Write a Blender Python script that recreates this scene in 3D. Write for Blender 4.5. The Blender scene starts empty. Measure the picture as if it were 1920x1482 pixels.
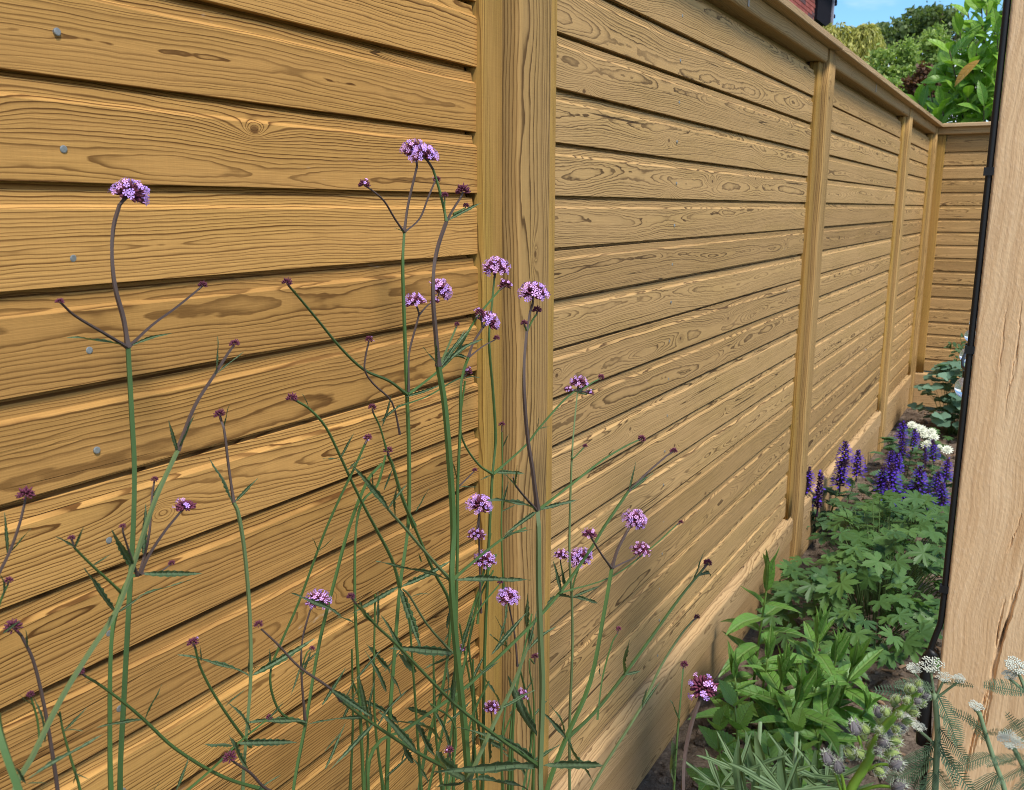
import bpy, math, random
import numpy as np
from mathutils import Vector, Matrix, noise as mnoise
R = math.radians
random.seed(7); np.random.seed(7)
sc = bpy.context.scene
col = sc.collection

# ------------------------------------------------------------------ camera
GZ = 1.45                                   # height of the reference board joint above the soil
F_PX, YAW, PIT, ROLL = 1689.6, .527567, .20555, .002509
CAM = np.array([.74457, 0., GZ - .02009])
_cy, _sy = math.cos(YAW), math.sin(YAW)
_w = np.array([-_sy*math.cos(PIT), _cy*math.cos(PIT), -math.sin(PIT)])
_rt = np.array([_cy, _sy, 0.]); _up = np.cross(_rt, _w)
_r = _rt*math.cos(ROLL) + _up*math.sin(ROLL)
_u = -_rt*math.sin(ROLL) + _up*math.cos(ROLL)
cam_d = bpy.data.cameras.new('camera'); cam = bpy.data.objects.new('camera', cam_d); col.objects.link(cam)
cam.matrix_world = Matrix(((_r[0], _u[0], -_w[0], CAM[0]), (_r[1], _u[1], -_w[1], CAM[1]), (_r[2], _u[2], -_w[2], CAM[2]), (0, 0, 0, 1)))
cam_d.sensor_fit = 'HORIZONTAL'; cam_d.sensor_width = 36; cam_d.lens = F_PX/1920*36
cam_d.clip_start = .01; cam_d.clip_end = 2000
cam_d.dof.use_dof = True; cam_d.dof.focus_distance = 1.1; cam_d.dof.aperture_fstop = 18
sc.camera = cam
def _ray(x, y): return _w + _r*(x-960)/F_PX + _u*(741-y)/F_PX
def atX(x, y, c): d = _ray(x, y); return Vector(CAM + d*(c-CAM[0])/d[0])
def atY(x, y, c): d = _ray(x, y); return Vector(CAM + d*(c-CAM[1])/d[1])
def atZ(x, y, c=0.): d = _ray(x, y); return Vector(CAM + d*(c-CAM[2])/d[2])
def depth(p): return float((np.array(p)-CAM) @ _w)
def px(n, p): return n*depth(p)/F_PX          # n photo pixels as metres at point p

# ------------------------------------------------------------------ light
SUN_DIR = Vector((.53, -.36, .98)).normalized()     # towards the sun
sun_d = bpy.data.lights.new('sun', 'SUN'); sun_d.energy = 3.3; sun_d.angle = R(11); sun_d.color = (1, .95, .87)
sun = bpy.data.objects.new('sun', sun_d); col.objects.link(sun)
sun.rotation_euler = SUN_DIR.to_track_quat('Z', 'Y').to_euler(); sun.location = (3, -1, 6)
world = bpy.data.worlds.new('World'); sc.world = world; world.use_nodes = True
wt = world.node_tree; wt.nodes.clear()
class NT:
    def __init__(s, tree): s.t = tree
    def n(s, typ, **kw):
        nd = s.t.nodes.new(typ)
        for k, v in kw.items(): setattr(nd, k, v)
        return nd
    def put(s, sock, v):
        if isinstance(v, bpy.types.NodeSocket): s.t.links.new(v, sock)
        elif v is not None:
            if hasattr(sock.default_value, '__len__') and not hasattr(v, '__len__'): v = (v, v, v)
            if hasattr(sock.default_value, '__len__') and len(sock.default_value) == 4 and len(v) == 3: v = (*v, 1)
            sock.default_value = v
    def m(s, op, a, b=None, c=None, clamp=False):
        nd = s.n('ShaderNodeMath', operation=op, use_clamp=clamp)
        for i, v in enumerate((a, b, c)):
            if v is not None: s.put(nd.inputs[i], v)
        return nd.outputs[0]
    def vec(s, x, y, z):
        nd = s.n('ShaderNodeCombineXYZ')
        for i, v in enumerate((x, y, z)): s.put(nd.inputs[i], v)
        return nd.outputs[0]
    def noise(s, v, scale=1., detail=2., rough=.5, out=0):
        nd = s.n('ShaderNodeTexNoise'); s.put(nd.inputs['Vector'], v)
        nd.inputs['Scale'].default_value = scale; nd.inputs['Detail'].default_value = detail; nd.inputs['Roughness'].default_value = rough
        return nd.outputs[out]
    def mix(s, f, a, b, blend='MIX'):
        nd = s.n('ShaderNodeMix', data_type='RGBA', blend_type=blend)
        s.put(nd.inputs[0], f); s.put(nd.inputs[6], a); s.put(nd.inputs[7], b); return nd.outputs[2]
    def ramp(s, f, stops, interp='LINEAR'):
        nd = s.n('ShaderNodeValToRGB'); e = nd.color_ramp.elements; nd.color_ramp.interpolation = interp
        while len(e) < len(stops): e.new(.5)
        for i, (p, c) in enumerate(stops):
            e[i].position = p; e[i].color = (c, c, c, 1) if not hasattr(c, '__len__') else (*c, 1)
        s.put(nd.inputs[0], f); return nd.outputs[0]
    def sm(s, v, lo, hi, to0=0., to1=1.):
        nd = s.n('ShaderNodeMapRange', interpolation_type='SMOOTHSTEP'); s.put(nd.inputs[0], v)
        for i, q in enumerate((lo, hi, to0, to1)): s.put(nd.inputs[1+i], q)
        return nd.outputs[0]
W = NT(wt)
sky = W.n('ShaderNodeTexSky', sky_type='NISHITA', sun_disc=False)
sky.sun_elevation = math.asin(SUN_DIR.z); sky.sun_rotation = math.atan2(SUN_DIR.x, SUN_DIR.y)
sky.altitude = 2500; sky.air_density = 1.3; sky.dust_density = .0; sky.ozone_density = 3.
tcw = W.n('ShaderNodeTexCoord'); sep = W.n('ShaderNodeSeparateXYZ'); wt.links.new(tcw.outputs['Generated'], sep.inputs[0])
el = W.m('ADD', W.m('MAXIMUM', sep.outputs[2], 0.), .16)
cv = W.vec(W.m('DIVIDE', sep.outputs[0], el), W.m('DIVIDE', sep.outputs[1], el), 0.)
cl = W.noise(cv, .75, 6, .58)
clm = W.sm(cl, .47, .66)
low = W.sm(sep.outputs[2], .115, .165, 1., 0.)          # a bank of cloud low over the horizon
clm = W.m('MAXIMUM', clm, W.m('MULTIPLY', low, W.sm(W.noise(tcw.outputs['Generated'], 9, 4), .3, .5)))
wc = W.mix(clm, W.mix(1., sky.outputs[0], (.80, 1.08, 1.18), 'MULTIPLY'), (8.2, 8.3, 8.6))
bg = W.n('ShaderNodeBackground'); W.put(bg.inputs[0], wc); bg.inputs[1].default_value = .13
wo = W.n('ShaderNodeOutputWorld'); wt.links.new(bg.outputs[0], wo.inputs[0])
sc.view_settings.view_transform = 'Standard'; sc.view_settings.look = 'None'
sc.view_settings.exposure = .45; sc.view_settings.gamma = 1.
sc.cycles.use_denoising = True; sc.cycles.filter_width = 1.0; sc.cycles.max_bounces = 6; sc.cycles.diffuse_bounces = 3; sc.cycles.transparent_max_bounces = 8

# ------------------------------------------------------------------ helpers
def linked(name, data, parent=None, loc=None):
    o = bpy.data.objects.new(name, data); col.objects.link(o)
    if parent: o.parent = parent
    if loc is not None: o.location = loc
    return o
def thing(name, label, cat, loc=(0, 0, 0), group=None, rz=0.):
    o = linked(name, None, None, loc); o.empty_display_size = .05; o.rotation_euler.z = rz
    return tag(o, label, cat, group)
def tag(o, label, cat, group=None):
    o['label'] = label; o['category'] = cat
    if group: o['group'] = group
    return o
def mesh(name, verts, faces, mat, smooth=False):
    me = bpy.data.meshes.new(name); me.from_pydata([tuple(v) for v in verts], [], faces)
    mats = mat if isinstance(mat, (list, tuple)) else [mat]
    for m_ in mats: me.materials.append(m_)
    if smooth: me.shade_smooth()
    me.update(); return me
def quads(name, V, mat, per=4):                       # many separate quads from an (n*4,3) array
    n = len(V)//per; me = bpy.data.meshes.new(name)
    me.vertices.add(len(V)); me.vertices.foreach_set('co', np.asarray(V, dtype=np.float32).ravel())
    me.loops.add(n*per); me.loops.foreach_set('vertex_index', np.arange(n*per, dtype=np.int32))
    me.polygons.add(n); me.polygons.foreach_set('loop_start', np.arange(0, n*per, per, dtype=np.int32))
    me.materials.append(mat); me.update(calc_edges=True); me.validate(); return me
class MB:
    def __init__(s): s.v = []; s.f = []
    def add(s, vs, fs):
        b = len(s.v); s.v += [tuple(v) for v in vs]; s.f += [tuple(b+i for i in q) for q in fs]
    def box(s, x0, x1, y0, y1, z0, z1):
        s.add([(x, y, z) for z in (z0, z1) for y in (y0, y1) for x in (x0, x1)],
              [(0, 2, 3, 1), (4, 5, 7, 6), (0, 1, 5, 4), (2, 6, 7, 3), (0, 4, 6, 2), (1, 3, 7, 5)])
    def tube(s, pts, rad, k=6, cap=True):
        pts = [Vector(p) for p in pts]; n = len(pts); ref = Vector((.31, .2, .93)); b = len(s.v)
        for i, p in enumerate(pts):
            t = (pts[min(i+1, n-1)]-pts[max(i-1, 0)]).normalized()
            a = t.cross(ref)
            if a.length < .05: a = t.cross(Vector((1, 0, 0)))
            a.normalize(); c = t.cross(a); r_ = rad[i] if hasattr(rad, '__len__') else rad
            for j in range(k):
                g = 2*math.pi*j/k; s.v.append(tuple(p+a*math.cos(g)*r_+c*math.sin(g)*r_))
        for i in range(n-1):
            for j in range(k):
                j2 = (j+1) % k; s.f.append((b+i*k+j, b+i*k+j2, b+(i+1)*k+j2, b+(i+1)*k+j))
        if cap: s.f.append(tuple(b+j for j in range(k))[::-1]); s.f.append(tuple(b+(n-1)*k+j for j in range(k)))
    def ball(s, c, r, k=6, m=4, sz=1.):
        c = Vector(c); b = len(s.v); s.v.append(tuple(c+Vector((0, 0, r*sz))))
        for i in range(1, m):
            a = math.pi*i/m
            for j in range(k): g = 2*math.pi*j/k; s.v.append((c.x+r*math.sin(a)*math.cos(g), c.y+r*math.sin(a)*math.sin(g), c.z+r*sz*math.cos(a)))
        s.v.append(tuple(c-Vector((0, 0, r*sz)))); e = len(s.v)-1
        for j in range(k):
            j2 = (j+1) % k; s.f.append((b, b+1+j, b+1+j2)); s.f.append((e, e-k+j2, e-k+j))
            for i in range(m-2): q = b+1+i*k; s.f.append((q+j, q+k+j, q+k+j2, q+j2))
    def mesh(s, name, mat, smooth=False): return mesh(name, s.v, s.f, mat, smooth)
def spline(pts, n=4):
    P = [Vector(p) for p in pts]
    if len(P) < 3: return [P[0].lerp(P[-1], i/3) for i in range(4)]
    out = []
    for i in range(len(P)-1):
        a, b, c, d = P[max(i-1, 0)], P[i], P[i+1], P[min(i+2, len(P)-1)]; L = (c-b).length
        m0, m1 = (c-a).normalized()*L, (d-b).normalized()*L
        for k in range(n):
            t = k/n; out.append(b*(2*t**3-3*t*t+1)+m0*(t**3-2*t*t+t)+c*(3*t*t-2*t**3)+m1*(t**3-t*t))
    return out+[P[-1]]
def frame(y, nrm):                                    # local +Y along y, local +Z as near nrm as can be
    y = Vector(y).normalized(); z = Vector(nrm)-y*Vector(nrm).dot(y)
    if z.length < 1e-4: z = y.orthogonal()
    z.normalize(); x = y.cross(z)
    return Matrix((x, y, z)).transposed().to_4x4()
def place(name, me, parent, pos, ydir, nrm, s=1.):
    o = linked(name, me, parent); sv = s if hasattr(s, '__len__') else (s, s, s)
    o.matrix_local = Matrix.Translation(Vector(pos)-parent_loc(parent)) @ frame(ydir, nrm) @ Matrix.Diagonal((*sv, 1))
    return o
def parent_loc(o):
    p = Vector((0, 0, 0))
    while o: p += o.location; o = o.parent
    return p

# ------------------------------------------------------------------ materials
def material(name):
    m_ = bpy.data.materials.new(name); m_.use_nodes = True; t = m_.node_tree; t.nodes.clear()
    N = NT(t); out = N.n('ShaderNodeOutputMaterial'); b = N.n('ShaderNodeBsdfPrincipled'); t.links.new(b.outputs[0], out.inputs[0])
    return m_, N, b, out
def wood(name, light, dark, axes, ring=.0031, pith=(.045, -.024), knots=.55, rough=.85, wob=1., var=.30, checks=1., tint=(.95, .97, .84)):
    """Timber sawn from a trunk: growth rings round a wandering pith, cut by the surface of the piece."""
    m_, N, b, out = material(name)
    tc = N.n('ShaderNodeTexCoord'); s3 = N.n('ShaderNodeSeparateXYZ'); N.t.links.new(tc.outputs['Object'], s3.inputs[0])
    Lc, Vc, Dc = (s3.outputs['XYZ'.index(a)] for a in axes)
    oi = N.n('ShaderNodeObjectInfo'); rnd = oi.outputs['Random']
    wn = N.n('ShaderNodeTexWhiteNoise', noise_dimensions='1D'); N.put(wn.inputs['W'], rnd)
    sr = N.n('ShaderNodeSeparateColor'); N.t.links.new(wn.outputs['Color'], sr.inputs[0]); r1, r2, r3 = sr.outputs
    off = N.m('MULTIPLY', rnd, 173.)
    Lo = N.m('ADD', Lc, off)
    v0 = N.m('ADD', N.m('MULTIPLY', N.m('SUBTRACT', r1, .5), .075), pith[0])
    d0 = N.m('ADD', N.m('MULTIPLY', N.m('SUBTRACT', r2, .5), .03), pith[1])
    wv = N.m('MULTIPLY', N.m('SUBTRACT', N.noise(N.vec(Lo, off, 0.), 1.1, 2), .5), .085*wob)
    wd = N.m('MULTIPLY', N.m('SUBTRACT', N.noise(N.vec(N.m('MULTIPLY', Lo, 1.8), N.m('MULTIPLY', Vc, 3.), off), 1., 2.5), .5), .050*wob)
    fine = N.m('MULTIPLY', N.m('SUBTRACT', N.noise(N.vec(N.m('MULTIPLY', Lo, 9.), N.m('MULTIPLY', Vc, 34.), N.m('MULTIPLY', Dc, 34.)), 1., 2, .55), .5), .0062*wob)
    dv = N.m('ADD', N.m('SUBTRACT', Vc, v0), wv); dd = N.m('ADD', N.m('SUBTRACT', Dc, d0), wd)
    r_ = N.m('SQRT', N.m('ADD', N.m('MULTIPLY', dv, dv), N.m('MULTIPLY', dd, dd)))
    # knots
    ku = N.m('MULTIPLY', Lo, 2.1); kv = N.m('ADD', N.m('MULTIPLY', Vc, 5.2), N.m('MULTIPLY', r3, 31.))
    vo = N.n('ShaderNodeTexVoronoi', voronoi_dimensions='2D', feature='F1'); N.put(vo.inputs['Vector'], N.vec(ku, kv, 0.)); vo.inputs['Scale'].default_value = 1.
    sp = N.n('ShaderNodeSeparateXYZ'); N.t.links.new(vo.outputs['Position'], sp.inputs[0])
    sc_ = N.n('ShaderNodeSeparateColor'); N.t.links.new(vo.outputs['Color'], sc_.inputs[0])
    du = N.m('DIVIDE', N.m('SUBTRACT', ku, sp.outputs[0]), 2.1); dk = N.m('DIVIDE', N.m('SUBTRACT', kv, sp.outputs[1]), 5.2)
    def gauss(a, c):
        q = N.m('ADD', N.m('POWER', N.m('DIVIDE', N.m('ABSOLUTE', du), a), 2.), N.m('POWER', N.m('DIVIDE', N.m('ABSOLUTE', dk), c), 2.))
        return N.m('EXPONENT', N.m('MULTIPLY', q, -1.))
    gate = N.m('LESS_THAN', sc_.outputs[0], knots)
    kn = N.m('MULTIPLY', gate, N.m('ADD', N.m('MULTIPLY', gauss(.045, .014), .012), N.m('MULTIPLY', gauss(.014, .008), .014)))
    jag = N.m('MULTIPLY', N.m('SUBTRACT', N.noise(N.vec(N.m('MULTIPLY', Lo, 42.), N.m('MULTIPLY', Vc, 150.), N.m('MULTIPLY', Dc, 150.)), 1., 1), .5), .0016*wob)
    r_ = N.m('ADD', N.m('ADD', N.m('ADD', r_, jag), fine), kn)
    ph = N.m('DIVIDE', r_, ring)
    ph = N.m('ADD', ph, N.m('MULTIPLY', N.noise(N.vec(N.m('MULTIPLY', ph, .45), off, 0.), 1., 1), 2.2))
    t = N.m('FRACT', ph); fl = N.m('FLOOR', ph)
    w2 = N.n('ShaderNodeTexWhiteNoise', noise_dimensions='2D'); N.put(w2.inputs['Vector'], N.vec(fl, off, 0.))
    late = N.ramp(t, [(0, .0), (.46, .05), (.66, .30), (.81, .92), (.92, 1.), (.975, .35), (1., .0)])
    amp = N.m('ADD', N.m('MULTIPLY', w2.outputs['Value'], .45), .62)
    late = N.m('MULTIPLY', late, amp)
    fibre = N.noise(N.vec(N.m('MULTIPLY', Lo, 14.), N.m('MULTIPLY', Vc, 620.), N.m('MULTIPLY', Dc, 620.)), 1., 3, .6)
    blot = N.noise(N.vec(N.m('MULTIPLY', Lo, 2.6), N.m('MULTIPLY', Vc, 17.), off), 1., 3, .55)
    late = N.m('MULTIPLY', late, N.sm(blot, .25, .65, .7, 1.15), clamp=True)
    c = N.mix(late, light, dark)
    c = N.mix(N.sm(blot, .35, .75, 0., .5), c, tint, 'MULTIPLY')
    c = N.mix(1., c, N.mix(N.sm(fibre, .2, .8), (.84, .82, .79), (1.13, 1.13, 1.12)), 'MULTIPLY')
    saw = N.noise(N.vec(N.m('MULTIPLY', Lo, 640.), N.m('MULTIPLY', Vc, 9.), off), 1., 1)
    c = N.mix(.4, c, N.mix(saw, (.86, .86, .86), (1.12, 1.12, 1.12)), 'MULTIPLY')
    bv = N.m('ADD', N.m('MULTIPLY', r3, var), 1-var*.55)
    c = N.mix(1., c, N.vec(bv, N.m('POWER', bv, 1.1), N.m('POWER', bv, 1.25)), 'MULTIPLY')
    core = N.m('MULTIPLY', gate, N.sm(gauss(.007, .0045), .25, .7))
    core = N.m('MULTIPLY', core, N.m('GREATER_THAN', sc_.outputs[1], .35))
    c = N.mix(N.m('MULTIPLY', core, .75), c, (dark[0]*.55, dark[1]*.42, dark[2]*.4))
    # drying checks: thin dark splits that follow the grain
    cn = N.noise(N.vec(N.m('MULTIPLY', Lo, .5), N.m('MULTIPLY', Vc, 34.), N.m('MULTIPLY', Dc, 34.)), 1., 1.)
    cg = N.noise(N.vec(N.m('MULTIPLY', Lo, 2.), N.m('MULTIPLY', Vc, 9.), N.m('ADD', off, 9.)), 1., 1)
    ck = N.m('MULTIPLY', N.sm(N.m('ABSOLUTE', N.m('SUBTRACT', cn, .5)), .0008, .0032, 1., 0.), N.sm(cg, .54, .60))
    ck = N.m('MULTIPLY', ck, checks)
    c = N.mix(N.m('MULTIPLY', ck, .85), c, (dark[0]*.28, dark[1]*.25, dark[2]*.25))
    # scuffs and pale salts
    sn = N.noise(N.vec(N.m('MULTIPLY', Lo, 9.), N.m('MULTIPLY', Vc, 26.), N.m('ADD', off, 5.)), 1., 4, .7)
    c = N.mix(N.sm(sn, .69, .80, 0., .5), c, (.62, .56, .48))
    N.put(b.inputs['Base Color'], c)
    N.put(b.inputs['Roughness'], N.m('ADD', N.m('MULTIPLY', fibre, .2), rough-.1)); b.inputs['Specular IOR Level'].default_value = .18
    h = N.m('ADD', N.m('MULTIPLY', fibre, .6), N.m('MULTIPLY', ck, -2.2))
    bp = N.n('ShaderNodeBump'); bp.inputs['Strength'].default_value = .75; bp.inputs['Distance'].default_value = .0006
    N.put(bp.inputs['Height'], h); N.t.links.new(bp.outputs[0], b.inputs['Normal'])
    return m_
GOLD, GOLDD = (.51, .275, .084), (.135, .058, .014)
TAN, TAND = (.475, .295, .125), (.112, .062, .026)
M = {}
M['board_gold'] = wood('golden_board', GOLD, GOLDD, 'YZX', ring=.0037, wob=.9, pith=(.045, -.017))
M['board_tan'] = wood('tan_board', TAN, TAND, 'YZX')
M['post_tan'] = wood('post_wood', (.46, .285, .112), (.130, .070, .025), 'ZYX', ring=.0058, pith=(.04, -.03), knots=.25, wob=.9)
M['batten'] = wood('batten_wood', (.44, .255, .074), (.15, .074, .019), 'ZYX', ring=.0026, pith=(-.08, -.02), knots=.2, wob=.4, tint=(.85, 1., .62))
M['rail'] = wood('rail_wood', (.46, .30, .145), (.25, .15, .065), 'YZX', ring=.0036, pith=(-.03, -.03), knots=.5, wob=.7)
M['cap'] = wood('capping_wood', (.50, .34, .19), (.27, .17, .085), 'YXZ', ring=.0036, pith=(-.02, -.03), knots=.4, wob=.7)
M['gravel'] = wood('gravel_board_wood', (.47, .305, .150), (.20, .12, .055), 'YZX', ring=.0034, knots=.3)

def simple(name, c, rough=.6, spec=.4, var=.25, scale=30., metal=0., bump=0., rand=0.):
    m_, N, b, out = material(name)
    tc = N.n('ShaderNodeTexCoord'); nz = N.noise(tc.outputs['Object'], scale, 4, .6)
    cc = N.mix(nz, tuple(x*(1-var) for x in c), tuple(x*(1+var) for x in c))
    if rand:
        oi = N.n('ShaderNodeObjectInfo'); q = N.m('ADD', N.m('MULTIPLY', oi.outputs['Random'], rand), 1-rand/2)
        cc = N.mix(1., cc, N.vec(q, q, q), 'MULTIPLY')
    N.put(b.inputs['Base Color'], cc); b.inputs['Roughness'].default_value = rough; b.inputs['Specular IOR Level'].default_value = spec; b.inputs['Metallic'].default_value = metal
    if bump:
        bp = N.n('ShaderNodeBump'); bp.inputs['Strength'].default_value = .8; bp.inputs['Distance'].default_value = bump
        N.put(bp.inputs['Height'], nz); N.t.links.new(bp.outputs[0], b.inputs['Normal'])
    return m_
def leafmat(name, c, c2, vein=(.3, .42, .15), veins=0., rough=.5, trans=.3, rand=.5, width=.02, spec=.4, mid=.5):
    """Leaf blade: own colour differs leaf by leaf, pale midrib along local Y, side veins as relief."""
    m_, N, b, out = material(name)
    tc = N.n('ShaderNodeTexCoord'); s3 = N.n('ShaderNodeSeparateXYZ'); N.t.links.new(tc.outputs['Object'], s3.inputs[0])
    oi = N.n('ShaderNodeObjectInfo')
    geo = N.n('ShaderNodeNewGeometry')
    f = N.m('ADD', N.m('ADD', N.m('MULTIPLY', oi.outputs['Random'], rand), .5-rand*.5), N.m('MULTIPLY', N.m('SUBTRACT', N.noise(tc.outputs['Object'], 6., 3), .5), .5), clamp=True)
    f = N.m('ADD', f, N.m('MULTIPLY', N.m('SUBTRACT', geo.outputs['Random Per Island'], .5), .5), clamp=True)
    cc = N.mix(f, c, c2); ax = N.m('ABSOLUTE', s3.outputs[0])
    mr = N.sm(ax, width*.4, width, 1., 0.)
    cc = N.mix(N.m('MULTIPLY', mr, mid), cc, vein)
    h = N.m('MULTIPLY', mr, -.6)
    if veins:
        q = N.m('SINE', N.m('MULTIPLY', N.m('SUBTRACT', s3.outputs[1], N.m('MULTIPLY', ax, .9)), veins))
        sv = N.sm(q, .75, 1.); cc = N.mix(N.m('MULTIPLY', sv, .28), cc, vein); h = N.m('ADD', h, N.m('MULTIPLY', sv, -.5))
    N.put(b.inputs['Base Color'], cc); b.inputs['Roughness'].default_value = rough; b.inputs['Specular IOR Level'].default_value = spec
    bp = N.n('ShaderNodeBump'); bp.inputs['Strength'].default_value = .6; bp.inputs['Distance'].default_value = .02
    N.put(bp.inputs['Height'], h); N.t.links.new(bp.outputs[0], b.inputs['Normal'])
    tr = N.n('ShaderNodeBsdfTranslucent'); N.put(tr.inputs[0], N.mix(1., cc, (1.25, 1.35, .6), 'MULTIPLY'))
    mx = N.n('ShaderNodeMixShader'); mx.inputs[0].default_value = trans
    N.t.links.new(b.outputs[0], mx.inputs[1]); N.t.links.new(tr.outputs[0], mx.inputs[2]); N.t.links.new(mx.outputs[0], out.inputs[0])
    return m_
M['metal'] = simple('nail_metal', (.30, .31, .30), .45, .5, .3, 400, .6)
M['clip'] = simple('zinc_clip', (.30, .25, .21), .5, .4, .2, 200, .3)
M['black'] = simple('black_rubber', (.008, .008, .009), .5, .4)
M['glass'] = None

# ------------------------------------------------------------------ setting: ground and soil bed
def soilmat():
    m_, N, b, out = material('soil')
    tc = N.n('ShaderNodeTexCoord'); o = tc.outputs['Object']
    a = N.noise(o, 16., 6, .65); f = N.noise(o, 140., 4, .7)
    c = N.mix(N.sm(a, .3, .7), (.150, .110, .082), (.340, .262, .196)); c = N.mix(N.sm(f, .3, .75), N.mix(1., c, (.55, .52, .5), 'MULTIPLY'), c)
    vo = N.n('ShaderNodeTexVoronoi'); N.put(vo.inputs['Vector'], o); vo.inputs['Scale'].default_value = 55.
    sc_ = N.n('ShaderNodeSeparateColor'); N.t.links.new(vo.outputs['Color'], sc_.inputs[0])
    chip = N.m('MULTIPLY', N.m('GREATER_THAN', sc_.outputs[0], .86), N.sm(vo.outputs['Distance'], .2, .35, 1., 0.))
    c = N.mix(N.m('MULTIPLY', chip, .7), c, (.34, .25, .17))
    N.put(b.inputs['Base Color'], c); b.inputs['Roughness'].default_value = .95; b.inputs['Specular IOR Level'].default_value = .15
    bp = N.n('ShaderNodeBump'); bp.inputs['Strength'].default_value = 1.; bp.inputs['Distance'].default_value = .012
    N.put(bp.inputs['Height'], N.m('ADD', f, a)); N.t.links.new(bp.outputs[0], b.inputs['Normal'])
    return m_
M['soil'] = soilmat()
def grassmat():
    m_, N, b, out = material('ground_grass')
    tc = N.n('ShaderNodeTexCoord'); N.put(b.inputs['Base Color'], N.mix(N.noise(tc.outputs['Object'], 4., 6, .65), (.03, .05, .015), (.09, .12, .04)))
    b.inputs['Roughness'].default_value = .9; return m_
g = linked('ground', mesh('ground', [(-600, -600, -.035), (600, -600, -.035), (600, 600, -.035), (-600, 600, -.035)], [(0, 1, 2, 3)], grassmat())); g['kind'] = 'structure'
def soil_z(x, y):
    v = Vector((x*3.1, y*3.1, .3)); s = mnoise.fractal(v, 1., 2., 4)*.020
    s += max(0, mnoise.noise(Vector((x*19, y*19, 2.))))*.022 + mnoise.noise(Vector((x*47, y*47, 7.)))*.007
    return s
nx, ny = 78, 330; xs = np.linspace(-.06, 1.75, nx); ys = np.linspace(-.6, 7.06, ny)
vs = [(x, y, soil_z(x, y)) for y in ys for x in xs]
fs = [(j*nx+i, j*nx+i+1, (j+1)*nx+i+1, (j+1)*nx+i) for j in range(ny-1) for i in range(nx-1)]
g = linked('soil_bed', mesh('soil_bed', vs, fs, M['soil'], True)); g['kind'] = 'structure'
mb = MB()
for k in range(3600):
    x, y = random.uniform(.03, .95), 1.6+5.4*random.random()**1.7; s = random.choice((.003, .005, .006, .009, .013, .018))*random.uniform(.7, 1.2)
    b0 = len(mb.v); mb.ball((x, y, soil_z(x, y)+s*.3), s, 6, 4, .7)
    for i in range(b0, len(mb.v)):
        v = Vector(mb.v[i]); d = mnoise.noise_vector(v*90)*s*.45; mb.v[i] = tuple(v+d)
g = linked('soil_clods', mb.mesh('soil_clods', M['soil'])); g['kind'] = 'stuff'; g['label'] = 'loose crumbs and clods of brown soil on the bed'; g['category'] = 'soil'
M['chip'] = simple('bark_chip', (.22, .14, .085), .85, .2, .4, 60, rand=.6)
mb = MB()
for k in range(520):
    x, y = random.uniform(.05, .95), random.uniform(2.0, 6.9); p = Vector((x, y, soil_z(x, y)+.007)); a = random.uniform(0, 6.28)
    u = Vector((math.cos(a), math.sin(a), random.uniform(-.3, .3)))*random.uniform(.008, .022); v = Vector((-math.sin(a), math.cos(a), random.uniform(-.4, .4)))*random.uniform(.003, .007)
    n_ = u.cross(v).normalized()*.002
    q = [p-u-v, p+u-v*.6, p+u*.9+v, p-u*.8+v]
    mb.add([*(c-n_ for c in q), *(c+n_ for c in q)], [(0, 3, 2, 1), (4, 5, 6, 7), (0, 1, 5, 4), (1, 2, 6, 5), (2, 3, 7, 6), (3, 0, 4, 7)])
g = linked('bark_chips', mb.mesh('bark_chips', M['chip'])); g['kind'] = 'stuff'; g['label'] = 'scattered bark and wood chips on the soil'; g['category'] = 'mulch'

# ------------------------------------------------------------------ fence
PITCH = .09; K0, K1 = -13, 4                       # boards: lower edge at GZ + k*PITCH
ZK = lambda k: GZ + k*PITCH
def extrude(profile, y0, y1, mat, name, notch=None, nseg=1):
    """Profile of (x,z) points run along Y; notch: list of profile indices pulled in at both ends by that much."""
    n = len(profile); vs = []; fs = []
    for s in range(nseg+1):
        y = y0+(y1-y0)*s/nseg
        for i, (x, z) in enumerate(profile):
            e = 0
            if notch and i in notch: e = notch[i]*(1 if s == 0 else -1 if s == nseg else 0)
            vs.append((x, y+e, z))
    for s in range(nseg):
        for i in range(n):
            j = (i+1) % n; fs.append((s*n+i, (s+1)*n+i, (s+1)*n+j, s*n+j))
    fs.append(tuple(range(n))); fs.append(tuple(nseg*n+i for i in range(n))[::-1])
    return mesh(name, vs, fs, mat)
# overlapping board: face, eased top arris, recessed upper lip that runs up behind the board above
BOARD = [(-.0300, .0010), (-.0005, .0), (0, .0005), (0, .0010), (0, .0020), (0, .0672), (-.0002, .0675), (-.0042, .0710), (-.0046, .0713), (-.0048, .0830), (-.0053, .0836), (-.0160, .0842), (-.0200, .0985), (-.0300, .0985), (-.0300, .0500)]
NOTCH = {8: .004, 9: .006, 10: .006, 11: .006, 12: .006, 13: .006}
def rounded(x0, x1, y0, y1, z0, z1, rr, mat, name, seg=3):
    """Upright timber with rounded long edges."""
    pr = []
    for cx, cy, a0 in ((x1-rr, y1-rr, 0), (x0+rr, y1-rr, 90), (x0+rr, y0+rr, 180), (x1-rr, y0+rr, 270)):
        for i in range(seg+1): a = R(a0+90*i/seg); pr.append((cx+rr*math.cos(a), cy+rr*math.sin(a)))
    n = len(pr); nz = 14; vs = []
    for k in range(nz+1):
        z = z0+(z1-z0)*k/nz
        for x, y in pr: w = mnoise.noise(Vector((x*40, y*40, z*6)))*.0005; vs.append((x+w, y+w, z))
    fs = [(k*n+i, k*n+(i+1) % n, (k+1)*n+(i+1) % n, (k+1)*n+i) for k in range(nz) for i in range(n)]
    fs += [tuple(range(n))[::-1], tuple(nz*n+i for i in range(n))]
    me = mesh(name, vs, fs, mat); me.shade_smooth()
    return me
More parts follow.
